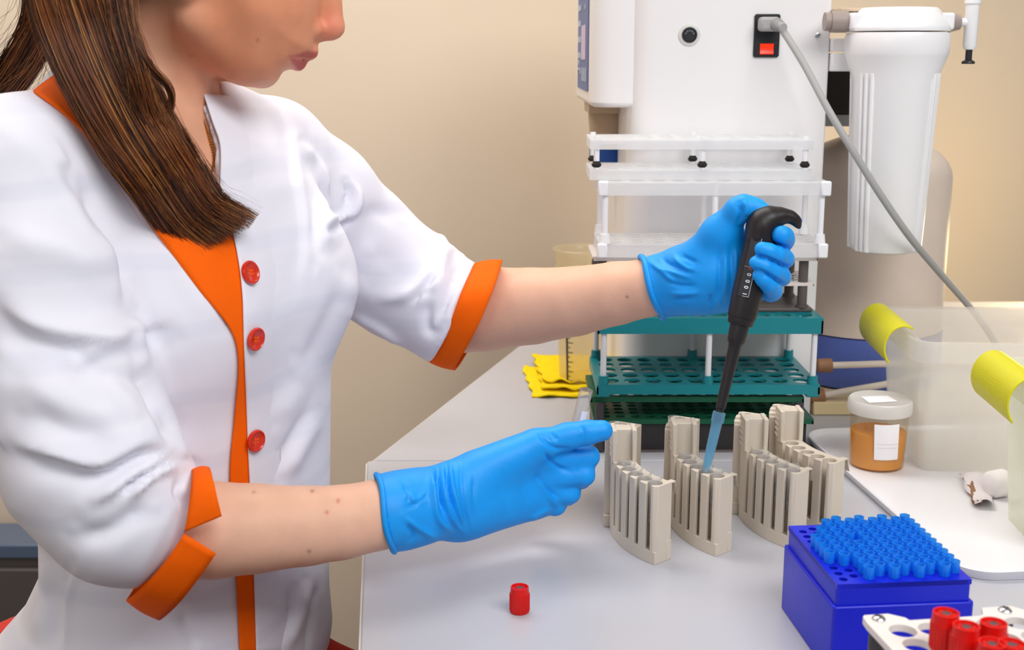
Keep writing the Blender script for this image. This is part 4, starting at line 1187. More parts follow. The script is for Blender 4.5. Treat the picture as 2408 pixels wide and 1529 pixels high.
# cuffs: bands lofted between hem loop and outer loop, all the way round the arm
def cuff(name, hem, out, closed, n=40, nv=6, bulge=.002, label=None):
    H = np.array([list(P(*p)) for p in hem]); O = np.array([list(P(*p)) for p in out])

    def rs(A):
        A = [Vector(a) for a in A]
        if closed: A = A + [A[0]]
        B = np.array([list(v) for v in catmull(A, 8)]); s = np.linspace(0, len(B) - 1, n); return np.stack([np.interp(s, np.arange(len(B)), B[:, k]) for k in range(3)], 1)
    A, B = rs(H), rs(O); c = (A.mean(0) + B.mean(0)) / 2; V = []
    for i in range(n):
        for j in range(nv):
            t = j / (nv - 1); p = A[i] * (1 - t) + B[i] * t; d = p - c; V.append(p + d / np.linalg.norm(d) * bulge * math.sin(PI * t))
    V = np.array(V) - PO; Q = np.array([(i * nv + j, (i + 1) * nv + j, (i + 1) * nv + j + 1, i * nv + j + 1) for i in range(n - 1) for j in range(nv - 1)])
    o = mk(name, V, Q, M_or, person); s = o.modifiers.new('s', 'SOLIDIFY'); s.thickness = .0022; s.offset = 0
    o['label'] = label; return o


cuff('sleeve_cuff', [(433, 1251, .890), (441, 1215, .891), (448, 1170, .897), (452, 1128, .911), (450, 1108, .935), (425, 1140, .98), (375, 1260, .992), (320, 1375, .975), (298, 1411, .935), (330, 1385, .902), (385, 1325, .891), (433, 1256, .890)],
     [(521, 1213, .897), (513, 1180, .896), (504, 1140, .90), (497, 1114, .915), (489, 1103, .945), (490, 1150, .99), (455, 1300, 1.0), (400, 1420, .98), (376, 1457, .94), (420, 1418, .908), (470, 1355, .897), (507, 1303, .894)], False, 60, label='orange cuff with a notch')
cuff('sleeve_cuff', [(1116, 621, 1.315), (1085, 690, 1.275), (1052, 775, 1.28), (1005, 843, 1.325), (1020, 830, 1.375), (1070, 740, 1.39), (1105, 650, 1.37)],
     [(1181, 613, 1.30), (1156, 690, 1.262), (1115, 785, 1.265), (1070, 865, 1.31), (1085, 850, 1.36), (1135, 760, 1.375), (1170, 650, 1.355)], True, 60, label='orange cuff')

# ---- body: one continuous skin surface
HM = 1.115          # depth of the head's mid plane
g = Grid((-.62, .84, .50), (.24, 1.46, 1.47), .0024)
g.put(torso(-.0105), lo, (.2, 1.5, 1.3), .02); bust(g, -.011); shoulders(g, -.011)
g.cone(P(352, 330, 1.13), P(372, 40, 1.12), .053, .049, .03)            # neck
g.cone(P(440, 120, 1.085), P(452, 318, 1.105), .012, .008, .02)          # neck tendon
g.cone(P(470, 330, 1.10), P(392, 300, 1.04), .006, .006, .02)            # collar bones
px2m = HM * 1.02 / FPX
FACE = [(772, -150), (768, -60), (757, 0), (749, 50), (741, 84), (738, 104), (733, 122), (718, 138), (700, 150), (680, 163), (664, 170), (655, 184), (637, 200), (610, 206), (575, 200), (535, 179), (498, 150), (440, 95), (380, 0), (330, -150), (330, -300), (420, -400), (560, -430), (680, -370), (740, -270)]
hd_ = ray(620, 120); hd_.z = 0; hd_.normalize(); HC = P(620, 100, HM)


def PH(px, py):      # a photo point on the head's mid plane (the head is in profile to the camera)
    d = ray(px, py); t = (HC - Vector((0, 0, CAMZ))).dot(hd_) / d.dot(hd_); return Vector((0, 0, CAMZ)) + d * t


FC = [list(PH(a, b)) for a, b in FACE]
ex = np.array([hd_.y, -hd_.x, 0]); ez = np.array([0, 0, 1.0]); ez = ez - ex * (ex @ ez); ez /= np.linalg.norm(ez); ey = np.array(list(hd_))
O0 = np.array(FC[0]); F2 = [((np.array(p) - O0) @ ex, (np.array(p) - O0) @ ez) for p in FC]
F2 = [(p[0], p[1]) for p in catmull([(a, b, 0) for a, b in F2 + [F2[0]]], 3)][:-1]


def head(x, y, z):
    p = (x - O0[0], y - O0[1], z - O0[2]); u, v, w = [p[0] * e[0] + p[1] * e[1] + p[2] * e[2] for e in (ex, ez, ey)]
    d2 = np.full(np.broadcast(u, v, w).shape, 1e9, np.float32); s = np.ones_like(d2); n = len(F2)
    for i in range(n):
        (ax, ay), (bx, by) = F2[i], F2[i - 1]; ex_, ey_ = bx - ax, by - ay; wx, wy = u - ax, v - ay
        t = np.clip((wx * ex_ + wy * ey_) / (ex_ * ex_ + ey_ * ey_), 0, 1); qx, qy = wx - t * ex_, wy - t * ey_; d2 = np.minimum(d2, qx * qx + qy * qy)
        c1, c2, c3 = v >= ay, v < by, ex_ * wy > ey_ * wx
        s = np.where((c1 & c2 & c3) | (~c1 & ~c2 & ~c3), -s, s)
    d = np.sqrt(d2) * s; a = np.abs(w) / .071
    return (d + .062 * np.power(a, 2.35)) * .75


hb = np.array(FC); g.put(head, hb.min(0) - [.02, .075, 0], hb.max(0) + [.02, .075, 0], .018, pad=.01)
HP = lambda px, py, lat: PH(px, py) + Vector(ey) * lat
if (Vector(ey)).y < 0: ey = -ey
for sd in (-1, 1):
    g.cone(HP(465, 50, .046 * sd), HP(560, 142, .026 * sd), .017, .013, .024)      # jaw
    g.ball(HP(620, 0, .034 * sd), .026, .022)                                       # cheek
    g.ball(HP(733, 70, .0125 * sd), (.0088, .0075, .0072), .0045)                   # nostril wing
    g.ball(HP(612, 105, .026 * sd), .019, .016)
    g.ball(HP(758, 95, .0055 * sd), .003, .003, sub=True)
    g.chain([(HP(720, 50, .0165 * sd), .0012), (HP(712, 68, .020 * sd), .0016), (HP(720, 88, .0165 * sd), .0014)], .003, sub=True)
g.cone(HP(782, -70, 0), HP(784, 58, 0), .007, .0092, .012)                          # nose ridge
g.ball(HP(784, 67, 0), .0092, .006); g.cone(HP(770, 74, 0), HP(748, 84, 0), .0072, .006, .006)
for sd in (-1, 1):      # eyes, lids lowered towards the work
    g.ball(HP(756, -72, .031 * sd), .013, .008, sub=True)
    g.ball(HP(733, -76, .031 * sd), .0128, .002)
    g.cone(HP(752, -112, .014 * sd), HP(728, -122, .048 * sd), .005, .004, .012)
g.ball(HP(452, -60, -.070), (.016, .007, .026), .004)
# lips
for sd in (-1, 1):
    g.cone(HP(728, 121, 0), HP(684, 126, .023 * sd), .0066, .003, .005)
    g.cone(HP(701, 148, 0), HP(680, 138, .021 * sd), .0064, .003, .004)
    g.cone(HP(724, 137, .0), HP(676, 131, .0255 * sd), .0012, .0012, .0016, sub=True)
g.cone(HP(655, 160, -.01), HP(655, 160, .01), .004, .004, .006, sub=True) if False else None
g.ball(HP(619, 172, 0), .0112, .006)                                                 # chin
# forearms
RF = [(P(325, 1238, .935), .041), (P(500, 1247, .95), .0395), (P(600, 1243, .965), .037), (P(720, 1237, .985), .0335), (P(800, 1229, 1.0), .0318), (P(890, 1211, 1.02), .0306), (P(960, 1196, 1.035), .0275), (P(1090, 1165, 1.065), .020)]
LF = [(P(1040, 735, 1.345), .047), (P(1140, 727, 1.33), .0465), (P(1250, 720, 1.31), .0415), (P(1350, 709, 1.285), .037), (P(1450, 690, 1.26), .0330), (P(1520, 678, 1.242), .0297), (P(1570, 669, 1.23), .0265), (P(1640, 655, 1.215), .02)]
g.chain([(S_R, .05), (P(150, 900, .945), .045), (RF[0][0], .042)], .02); g.chain(RF, .003)
g.chain([(S_L, .045), (P(838, 585, 1.345), .043), (LF[0][0], .046)], .02); g.chain(LF, .003)
V, Q = g.mesh(1)
px = projv(V); arm_ = (px[:, 1] > 560)[:, None]
for _ in range(10): V = np.where(arm_, relax(V, Q, .5), V)
px = projv(V); ck_ = ((px[:, 0] > 300) & (px[:, 0] < 655) & (px[:, 1] < 185) & (px[:, 1] > -60) & (V[:, 1] < HM + .02))[:, None]
for _ in range(30): V = np.where(ck_, relax(V, Q, .6), V)
px = projv(V); base = np.array(lin((224, 168, 138))[:3]); C = np.tile(base, (len(V), 1))
warm = np.array(lin((214, 138, 104))[:3])
armm = px[:, 1] > 560
C[armm] = np.array(lin((226, 178, 152))[:3])
fm = (px[:, 0] > 400) & (px[:, 1] < 215); sm = lambda v: np.clip(v, 0, 1) ** 2 * (3 - 2 * np.clip(v, 0, 1)); kf = (sm((px[:, 0] - 360) / 170) * sm((270 - px[:, 1]) / 110))[:, None]; C = C * (1 - kf) + kf * np.array(lin((228, 152, 114))[:3])
d1 = np.hypot((px[:, 0] - 780) / 36, (px[:, 1] - 60) / 50); k = np.clip(1.2 - d1, 0, 1)[:, None] * .6 * fm[:, None]; C = C * (1 - k) + k * np.array(lin((232, 134, 112))[:3])
LIP_U = [(676, 132), (700, 128), (722, 119), (748, 121), (749, 134), (726, 139), (700, 135)]; LIP_L = [(681, 135), (700, 139), (728, 140), (724, 156), (708, 167), (698, 164), (688, 150)]
for LP_, lc_ in ((LIP_U, (190, 92, 80)), (LIP_L, (200, 92, 88))):
    dd_, _ = polydist(px, LP_ + [LP_[0]]); k = np.clip(.5 + np.where(inpoly(px, LP_), dd_, -dd_) / 7, 0, 1)[:, None] * fm[:, None]; C = C * (1 - k) + k * np.array(lin(lc_)[:3])
for (a, b, r, cc) in ((735, 1155, 4.5, (110, 60, 40)), (795, 1178, 5.5, (190, 96, 66)), (768, 1205, 5, (196, 104, 74)), (727, 1297, 4.5, (120, 66, 46)), (598, 1158, 4, (140, 90, 70)), (1475, 698, 4, (130, 90, 80)), (606, 94, 4, (168, 100, 76)), (449, 132, 5, (214, 120, 96))):
    k = np.exp(-(np.hypot(px[:, 0] - a, px[:, 1] - b) / (r * .9)) ** 2)[:, None] * .8; C = C * (1 - k) + k * np.array(lin(cc)[:3])
bd = mk('body', V - PO, Q, M_skin, person, C); bd['label'] = 'bare skin of face, neck and forearms'

M_brow = mat('brow_brown', (66, 38, 24), .7, .2)
for sd in (-1, 1):
    m = MB(); m.lathe([(0, -.0122), (.0086, -.0086), (.0122, 0), (.0086, .0086), (0, .0122)], 20, HP(733.5, -73, .031 * sd) - Vector(PO)); m.build('eye', mat('eye_white', (232, 226, 222), .2), person, smooth=90)
    m = MB(); m.tube([HP(764 - 16 * abs(t) ** 2, -56 - 5 * t * t, (.031 + .0115 * t) * sd) - Vector(PO) for t in np.linspace(-1, 1, 9)], .0012, 6); m.build('eyelashes', M_brow, person)
    m = MB(); m.tube([HP(766 - 5 * k * k, -118 - 6 * math.sin(k * 1.1), (.013 + .0115 * k) * sd) - Vector(PO) for k in range(4)], [.0022, .0028, .0024, .001], 6); m.build('eyebrow', M_brow, person)
# ---- gloves
def glove(prims, lo, hi, h, lines, label, rim):
    g = Grid(lo, hi, h)
    for p in prims: p(g)
    V, Q = g.mesh(2); V = creases(V, Q, [(l_, w_, a_ * 1.35, k_) for l_, w_, a_, k_ in lines]); V = relax(V, Q, .2)
    o = mk('glove', V - PO, Q, M_glove, person); o['label'] = label
    return o


gz = lambda pts: [(P(a, b, c), rp(r, c)) for a, b, c, r in pts]
# her right hand (near): back of the hand to us, thumb on top pressing the tube
R1 = gz([(907, 1207, 1.022, 97), (950, 1199, 1.033, 92), (1000, 1188, 1.043, 86), (1055, 1176, 1.055, 79)])
def r_palm(g):
    g.cone(R1[0][0], R1[1][0], R1[0][1], R1[1][1], .004, cut=[(P(906, 1207, 1.022), np.array([-.974, -.158, -.16]))])
    g.chain(R1[1:], .01)
    for a, b, c in ((1128, 1050, 52), (1160, 1085, 56), (1188, 1128, 56), (1205, 1170, 48)):
        g.cone(P(1078, a + 10, 1.062), P(1262 if b < 1100 else 1258, b, 1.105), rp(c - 4, 1.07), rp(c * .62, 1.1), .022)
    g.cone(P(1120, 1185, 1.07), P(1245, 1180, 1.10), rp(62, 1.07), rp(40, 1.1), .02)
def r_fing(g):
    g.chain(gz([(1130, 1105, 1.068, 40), (1262, 1048, 1.088, 36)]), .02)
    g.chain(gz([(1262, 1048, 1.088, 37), (1335, 1026, 1.094, 31), (1380, 1018, 1.094, 28), (1416, 1013, 1.094, 26)]), .006)
    for kn, pip, mid, tip in (((1272, 1082, 1.10, 34), (1384, 1074, 1.108, 26), (1375, 1082, 1.135, 25), (1330, 1068, 1.150, 22)), ((1272, 1122, 1.10, 33), (1374, 1118, 1.104, 25), (1366, 1126, 1.132, 24), (1315, 1118, 1.148, 21)), ((1265, 1160, 1.10, 31), (1340, 1160, 1.106, 25), (1334, 1166, 1.132, 23), (1290, 1160, 1.146, 20)), ((1252, 1188, 1.10, 29), (1308, 1190, 1.108, 22), (1304, 1193, 1.130, 20), (1266, 1188, 1.142, 18))):
        g.chain(gz([kn, pip]), .007); g.chain(gz([pip, mid, tip]), .004)
RG = [([(1015, 1100), (1020, 1160), (1030, 1220), (1070, 1255)], 7, .0022, 'r'), ([(1040, 1092), (1044, 1160), (1060, 1215), (1095, 1258)], 5, .0022, 'r'), ([(1058, 1085), (1064, 1150), (1080, 1210), (1095, 1250)], 5, .002, 'r'), ([(1028, 1096), (1033, 1160), (1046, 1215)], 5, -.0022, 'r'), ([(1050, 1090), (1054, 1150), (1070, 1212)], 4, -.002, 'r'), ([(1086, 1078), (1084, 1130), (1092, 1200), (1104, 1256)], 4, -.001, 'r'), ([(1115, 1110), (1114, 1170), (1118, 1240)], 4, -.0009, 'r'),
      ([(950, 1150), (980, 1180), (1005, 1160)], 7, .0012, 'r'), ([(950, 1215), (985, 1242), (1035, 1270)], 7, .0016, 'r'), ([(955, 1195), (985, 1180), (1010, 1160)], 5, -.0012, 'r'), ([(950, 1232), (972, 1255), (962, 1280)], 5, -.0012, 'r'), ([(948, 1135), (962, 1165), (958, 1185)], 5, -.0011, 'r'),
      ([(1262, 1015), (1300, 1052), (1345, 1056)], 5, -.0014, 'r'), ([(1275, 1060), (1310, 1098), (1345, 1108)], 5, -.0014, 'r'), ([(1255, 1110), (1290, 1155), (1320, 1172)], 5, -.0012, 'r'), ([(1280, 1020), (1300, 1040)], 4, -.001, 'r'), ([(1290, 1015), (1312, 1036)], 4, -.001, 'r'), ([(1262, 1120), (1300, 1180), (1322, 1196)], 6, .001, 'r'), ([(1240, 1225), (1275, 1205), (1300, 1196)], 5, .0012, 'r'), ([(1365, 998), (1372, 1020), (1362, 1044)], 4, -.0008, 'r')]
glv = glove([r_palm, r_fing], (-.12, .96, .75), (.12, 1.20, .97), .0015, RG, 'blue nitrile glove holding the glass tube', None)


def ring(c, axis, R, r, parent, up, flat=1.0):
    ax = Vector(axis).normalized(); u = (Vector(up) - ax * ax.dot(Vector(up))).normalized(); w = ax.cross(u); pts = []
    for k in range(41): a = 2 * PI * k / 40; pts.append(Vector(c) - Vector(PO) + u * R * math.cos(a) + w * R * math.sin(a) * flat + ax * .0016 * math.sin(3 * a))
    m = MB(); m.tube(pts, r, 8, False); ob = m.build('rolled_rim', M_glove, parent, smooth=80); return ob


ring(P(906, 1207, 1.022), Vector((.974, .158, .16)), rp(97.5, 1.02), .0026, glv, (0, 0, 1))
# her left hand (far): fist round the pipette, thumb on the plunger
L1 = gz([(1532, 676, 1.238, 73), (1575, 668, 1.23, 70), (1620, 655, 1.22, 70), (1660, 640, 1.212, 72)])
YP = 1.165
def l_palm(g):
    g.cone(L1[0][0], L1[1][0], L1[0][1], L1[1][1], .004, cut=[(P(1532, 676, 1.238), np.array([-.94, 0.05, -.34]))])
    g.chain(L1[1:], .012)
    g.chain(gz([(1630, 655, 1.215, 68), (1690, 640, 1.205, 66), (1722, 640, 1.20, 50)]), .02)
    g.chain(gz([(1655, 690, 1.205, 36), (1740, 692, 1.198, 36)]), .02)
    g.chain(gz([(1630, 622, 1.205, 46), (1690, 548, 1.19, 38), (1736, 494, 1.18, 29)]), .010)      # thumb metacarpal
    g.chain(gz([(1715, 570, 1.20, 38), (1735, 640, 1.198, 44)]), .02)
def l_fing(g):
    g.chain(gz([(1736, 494, 1.178, 30), (1750, 486, 1.176, 26), (1775, 490, 1.173, 22), (1803, 500, 1.166, 18)]), .006)
    kn = [(1800, 560, 1.205), (1800, 600, 1.205), (1800, 640, 1.205), (1795, 675, 1.203)]
    fi = [[(1843, 568, 1.190, 23), (1845, 564, 1.172, 23.5), (1843, 558, 1.158, 24), (1838, 553, 1.150, 23)],
          [(1838, 612, 1.192, 21), (1846, 610, 1.176, 21.5), (1844, 607, 1.156, 21.5), (1828, 600, 1.142, 21), (1808, 592, 1.137, 20), (1792, 586, 1.137, 18)],
          [(1832, 652, 1.190, 20.5), (1839, 652, 1.174, 21), (1837, 648, 1.155, 21), (1820, 639, 1.142, 20.5), (1798, 627, 1.137, 19.5), (1778, 618, 1.137, 17)],
          [(1812, 690, 1.186, 20), (1818, 688, 1.172, 20.5), (1818, 682, 1.154, 20.5), (1808, 670, 1.143, 20), (1795, 658, 1.139, 18), (1784, 648, 1.139, 15.5)]]
    for k, f in zip(kn, fi):
        g.chain(gz([(1745, k[1] + 10, 1.208, 30), (k[0], k[1], k[2], 24), f[0]]), .008); g.chain(gz(f), .0022)
LG = [([(1520, 612), (1560, 640), (1590, 670)], 6, .0014, 'r'), ([(1555, 600), (1570, 620), (1620, 640)], 6, -.0014, 'r'), ([(1565, 660), (1600, 672), (1640, 672)], 5, -.0012, 'r'), ([(1572, 690), (1620, 690), (1650, 688)], 5, .0013, 'r'), ([(1580, 706), (1630, 700)], 5, -.0012, 'r'), ([(1545, 630), (1580, 640), (1630, 655)], 5, .0012, 'r'),
      ([(1600, 600), (1640, 620)], 5, -.0012, 'r'), ([(1580, 600), (1610, 628), (1640, 636)], 5, .0012, 'r'), ([(1690, 585), (1692, 650), (1684, 720)], 5, -.0011, 'r'), ([(1704, 580), (1706, 650), (1698, 724)], 5, .0011, 'r'), ([(1718, 575), (1720, 650), (1710, 726)], 5, -.0011, 'r'), ([(1730, 580), (1730, 650)], 5, .001, 'r'), ([(1738, 480), (1742, 500), (1738, 530)], 6, -.0015, 'r'), ([(1748, 470), (1756, 490), (1752, 512)], 5, .0013, 'r'), ([(1690, 700), (1680, 728)], 4, .0012, 'r'), ([(1672, 690), (1668, 722)], 4, -.0012, 'r'),
      ([(1806, 566), (1830, 576), (1862, 588)], 3.5, -.0018, 'r'), ([(1768, 600), (1800, 606), (1832, 620), (1862, 632)], 3.5, -.002, 'r'), ([(1766, 632), (1795, 640), (1822, 657), (1850, 672)], 3.5, -.002, 'r')]
gll = glove([l_palm, l_fing], (.10, 1.10, .90), (.31, 1.31, 1.11), .0014, LG, 'blue nitrile glove gripping the pipette', None)
ring(P(1533, 676, 1.238), Vector((.94, -.05, .34)), rp(78, 1.24), .0030, gll, (0, 0, 1))

# ---- necklace
pts = [on(a, b, -.0085) for a, b in ((472, 236), (482, 262), (492, 292), (503, 325), (512, 362), (505, 400))]
m = MB()
cc = catmull([p - Vector(PO) for p in pts], 6)
for i, p in enumerate(cc[:-1]):
    d_ = (cc[i + 1] - p).normalized(); m.lathe([(.0006, -.0013), (.0013, -.0006), (.0013, .0006), (.0006, .0013)], 6, p, d_)
nk = m.build('necklace', mat('gold', (200, 140, 60), .3, .5, metal=.9), person); nk['label'] = 'thin gold chain'; nk['kind'] = 'stuff'

# ---- hair: a ponytail of fine strands lying forward over the shoulder
rng = np.random.RandomState(5)
HT = {}
def strand_set(center, hw, tk, n, seg, rad, spread=1.0, jitter=.0016, cut=(.9, 1.0), fan=None, flipy=1):
    C = np.array([list(v) for v in catmull(center, 10)]); m_ = len(C); s0 = np.linspace(0, 1, m_)
    Tn = np.gradient(C, axis=0); Tn /= np.linalg.norm(Tn, axis=1)[:, None]
    D = C - EYE; D /= np.linalg.norm(D, axis=1)[:, None]
    U = np.cross(Tn, D); U /= np.linalg.norm(U, axis=1)[:, None]; Wv = np.cross(U, Tn)
    hwf = lambda s: np.interp(s, np.linspace(0, 1, len(hw)), hw); tkf = lambda s: np.interp(s, np.linspace(0, 1, len(tk)), tk)
    VV = []; FF = []; CC = []; base = 0
    for i in range(n):
        r = math.sqrt(rng.rand()); a = rng.rand() * 2 * PI; u, w = r * math.cos(a) * spread, r * math.sin(a)
        if rng.rand() < .55: w = -abs(w)
        end = cut[0] + (cut[1] - cut[0]) * rng.rand() ** .6
        if fan is not None: end = min(1, end + fan * u)
        s = np.linspace(rng.rand() * .05, end, seg); p = np.stack([np.interp(s, s0, C[:, k]) for k in range(3)], 1)
        uu = np.stack([np.interp(s, s0, U[:, k]) for k in range(3)], 1); ww = np.stack([np.interp(s, s0, Wv[:, k]) for k in range(3)], 1)
        ph = rng.rand(4) * 6.28; wob = jitter * (np.sin(s * 5 + ph[0]) + .5 * np.sin(s * 11 + ph[1])) * (0.4 + s); wob2 = jitter * np.sin(s * 6 + ph[2])
        p = p + uu * (u * hwf(s) + wob)[:, None] + ww * (w * tkf(s) + wob2)[:, None]
        t = np.gradient(p, axis=0); t /= np.linalg.norm(t, axis=1)[:, None]
        n1 = np.cross(t, D[0]); n1 /= np.linalg.norm(n1, axis=1)[:, None]; n2 = np.cross(t, n1)
        rr = (rad * (.6 + .8 * rng.rand()) * np.clip((1 - (s / end) ** 8), .25, 1))[:, None]
        ringp = np.stack([p + n1 * rr, p - n1 * rr * .5 + n2 * rr * .87, p - n1 * rr * .5 - n2 * rr * .87], 1).reshape(-1, 3)
        k = np.arange(seg - 1)[:, None] * 3; j = np.array([0, 1, 2])[None, :]; l = np.array([1, 2, 0])[None, :]
        FF.append(np.stack([k + j, k + l, k + 3 + l, k + 3 + j], 2).reshape(-1, 4) + base); VV.append(ringp); base += seg * 3
        q = rng.rand(); col = np.array(lin((80, 41, 21))[:3]) * (1 - q) + np.array(lin((156, 88, 42))[:3]) * q
        if rng.rand() < .12: col = np.array(lin((176, 118, 62))[:3])
        if rng.rand() < .25: col = np.array(lin((46, 24, 14))[:3])
        CC.append(np.tile(col, (seg * 3, 1)))
    return np.concatenate(VV), np.concatenate(FF), np.concatenate(CC)


M_hair = mat('hair_brown', (96, 56, 30), .38, .5, attr='Col')
def hp(px, py, lift, Y=None):
    return P(px, py, Y) if Y else on(px, py, lift, BJ)
def lay(px, py, w, lift, far):
    y = far
    for dx in (-w, -w * .5, 0, w * .5, w):
        for dy in (-25, 25):
            d = ray(px + dx, py + dy).normalized(); h = BJ.ray_cast(Vector((0, 0, CAMZ)), d)
            if h[0] is not None: y = min(y, h[0].y)
    return P(px, py, y - lift)


far = [1.03, 1.02, 1.0, .99, 1.0, 1.02, 1.03, 1.05]
cen = [lay(a, b, 85, l, f) for (a, b, l), f in zip(((150, -120, .012), (178, -20, .014), (202, 60, .014), (246, 170, .014), (312, 300, .014), (388, 415, .014), (468, 512, .013), (552, 582, .008)), far)]
for _ in range(1): cen = [cen[0]] + [Vector((c.x, min(c.y, (a.y + 2 * c.y + b.y) / 4), c.z)) for a, c, b in zip(cen[:-2], cen[1:-1], cen[2:])] + [cen[-1]]
sets = [strand_set(cen, [.036, .037, .036, .034, .032, .030, .030, .034], [.014, .016, .018, .017, .015, .013, .011, .010], 3400, 22, .00042, cut=(.86, .965), fan=.06),
        strand_set(cen, [.040, .042, .040, .038, .036, .034, .034, .040], [.016, .018, .019, .018, .016, .014, .012, .012], 260, 24, .00016, jitter=.004, cut=(.8, 1.0), fan=.05)]
# the lock falling behind her shoulder
c2 = [P(150, -130, 1.06), P(112, -20, 1.08), P(95, 60, 1.10), P(55, 140, 1.11), P(0, 215, 1.12), P(-60, 280, 1.12)]
sets.append(strand_set(c2, [.03, .018, .016, .016, .015, .014], [.012, .01, .01, .009, .008, .008], 700, 16, .00040, jitter=.002, cut=(.9, 1.0)))
sets.append(strand_set(c2, [.04, .026, .026, .03, .03, .03], [.012] * 6, 70, 16, .00015, jitter=.006, cut=(.7, 1.0)))
# loop of loose hair by the neck
c3 = [P(290, -40, .97), P(306, 60, .965), P(345, 145, .96), P(396, 205, .97), P(402, 250, .975), P(378, 288, .975)]
sets.append(strand_set(c3, [.006, .004, .003, .0022, .0018, .001], [.003] * 6, 120, 20, .00026, jitter=.001, cut=(.9, 1.0)))
c4 = [P(275, -60, .97), P(292, 60, .965), P(325, 180, .96), P(370, 300, .97), P(450, 420, .98)]
sets.append(strand_set(c4, [.012, .011, .01, .012, .015], [.004] * 5, 160, 20, .0002, jitter=.0035, cut=(.6, 1.0)))
# hair drawn back over the side of the head
c5 = [HP(640, -360, -.035), HP(520, -310, -.068), HP(400, -240, -.078), HP(290, -160, -.072), HP(200, -90, -.062), HP(180, -20, -.062)]
sets.append(strand_set(c5, [.05, .055, .05, .045, .036, .034], [.006, .006, .008, .012, .014, .014], 900, 18, .00045, cut=(.95, 1.0)))
for lat_ in (-.055, -.02, .02, .055):
    dip = abs(lat_) * 900
    sets.append(strand_set([HP(738 - dip * .6, -330 + dip, lat_ * 1.15), HP(650, -475 + dip, lat_ * 1.3), HP(500, -500 + dip, lat_ * 1.35), HP(360, -410 + dip * .8, lat_ * 1.2), HP(270, -240, lat_ * .8), HP(205, -120, lat_ * .3 - .04)], [.03, .034, .036, .034, .028, .02], [.006, .007, .007, .008, .01, .012], 420, 14, .0005, cut=(.97, 1.0)))
b = 0; VV, FF, CC = [], [], []
for v, f, c in sets: VV.append(v); FF.append(f + b); CC.append(c); b += len(v)
hr = mk('hair', np.concatenate(VV) - PO, np.concatenate(FF), M_hair, person, np.concatenate(CC)); hr['label'] = 'long brown ponytail over the shoulder'
# dense inner mass of the ponytail and of the hair on the head
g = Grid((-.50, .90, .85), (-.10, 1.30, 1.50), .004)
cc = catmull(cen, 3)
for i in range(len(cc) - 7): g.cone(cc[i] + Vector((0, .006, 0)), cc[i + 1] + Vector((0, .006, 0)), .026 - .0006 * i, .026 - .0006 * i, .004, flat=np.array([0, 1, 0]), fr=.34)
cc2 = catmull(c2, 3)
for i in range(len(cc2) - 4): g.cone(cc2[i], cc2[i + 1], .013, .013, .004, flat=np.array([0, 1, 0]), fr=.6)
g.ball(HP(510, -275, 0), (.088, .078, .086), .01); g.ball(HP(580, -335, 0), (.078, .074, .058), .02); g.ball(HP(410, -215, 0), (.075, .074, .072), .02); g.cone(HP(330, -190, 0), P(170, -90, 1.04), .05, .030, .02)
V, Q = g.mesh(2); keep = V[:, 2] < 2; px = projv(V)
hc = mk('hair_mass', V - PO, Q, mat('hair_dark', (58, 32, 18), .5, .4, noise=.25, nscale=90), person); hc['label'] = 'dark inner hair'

# ---- trousers and shoes (below the picture), red chair
g = Grid((-.62, .70, -.02), (.36, 1.36, .72), .009)
hipc = np.array([-.335, 1.14])
for l, kx in ((-.085, -1), (.085, 1)):
    hip = np.array([*(hipc + LV * l), .55]); knee = np.array([*(hipc + LV * l * 1.1 + FV * .42), .50]); ank = np.array([*(hipc + LV * l * 1.1 + FV * .38), .10])
    g.cone(hip, knee, .085, .062, .03); g.cone(knee, ank, .062, .048, .03)
g.cone((*(hipc + LV * -.06), .58), (*(hipc + LV * .06), .58), .10, .10, .03)
V, Q = g.mesh(3); mk('trousers', V - PO, Q, M_trou, person)
for l in (-.0935, .0935):
    a = hipc + LV * l + FV * .37; g = Grid((a[0] - .12, a[1] - .25, -.01), (a[0] + .26, a[1] + .12, .16), .006)
    g.cone((*(a - FV * .03), .045), (*(a + FV * .15), .035), .042, .036, .02, cut=[((0, 0, .002), (0, 0, -1))]); g.cone((*a, .05), (*a, .10), .044, .042, .02)
    V, Q = g.mesh(2); mk('shoe', V - PO, Q, M_shoe, person)
M_chair = mat('chair_red', (206, 22, 10), .4, .4)
ch = thing('chair', 'red plastic chair under the seated person, its backrest just showing at bottom left', 'chair', (-.335, 1.14, 0))
ca = math.atan2(FV[1], FV[0])
ch.rotation_euler.z = ca
m = MB(); m.prism(rrect(-.19, .20, -.19, .19, .05, 6), .425, .458); m.build('seat', M_chair, ch, bevel=.006)
m = MB(); pts = []
for k in range(25):
    a = 2 * PI * k / 24; pts.append(Vector((-.245 - .03 * math.sin(a), .165 * math.cos(a), .528 + .05 * math.sin(a))))
m.tube(pts, .017, 12, False); bk_ = m.build('backrest', M_chair, ch, smooth=80)
for y in (-.11, .11):
    m = MB(); m.tube([Vector((-.17, y, .445)), Vector((-.2, y, .47)), Vector((-.235, y, .51))], .011, 10); m.build('back_support', M_chair, ch, smooth=80)
for x in (-.15, .16):
    for y in (-.15, .15):
        m = MB(); m.cyl((x * 1.2, y * 1.2, 0), (x, y, .43), .011, n=12); m.build('leg', M_steel, ch)

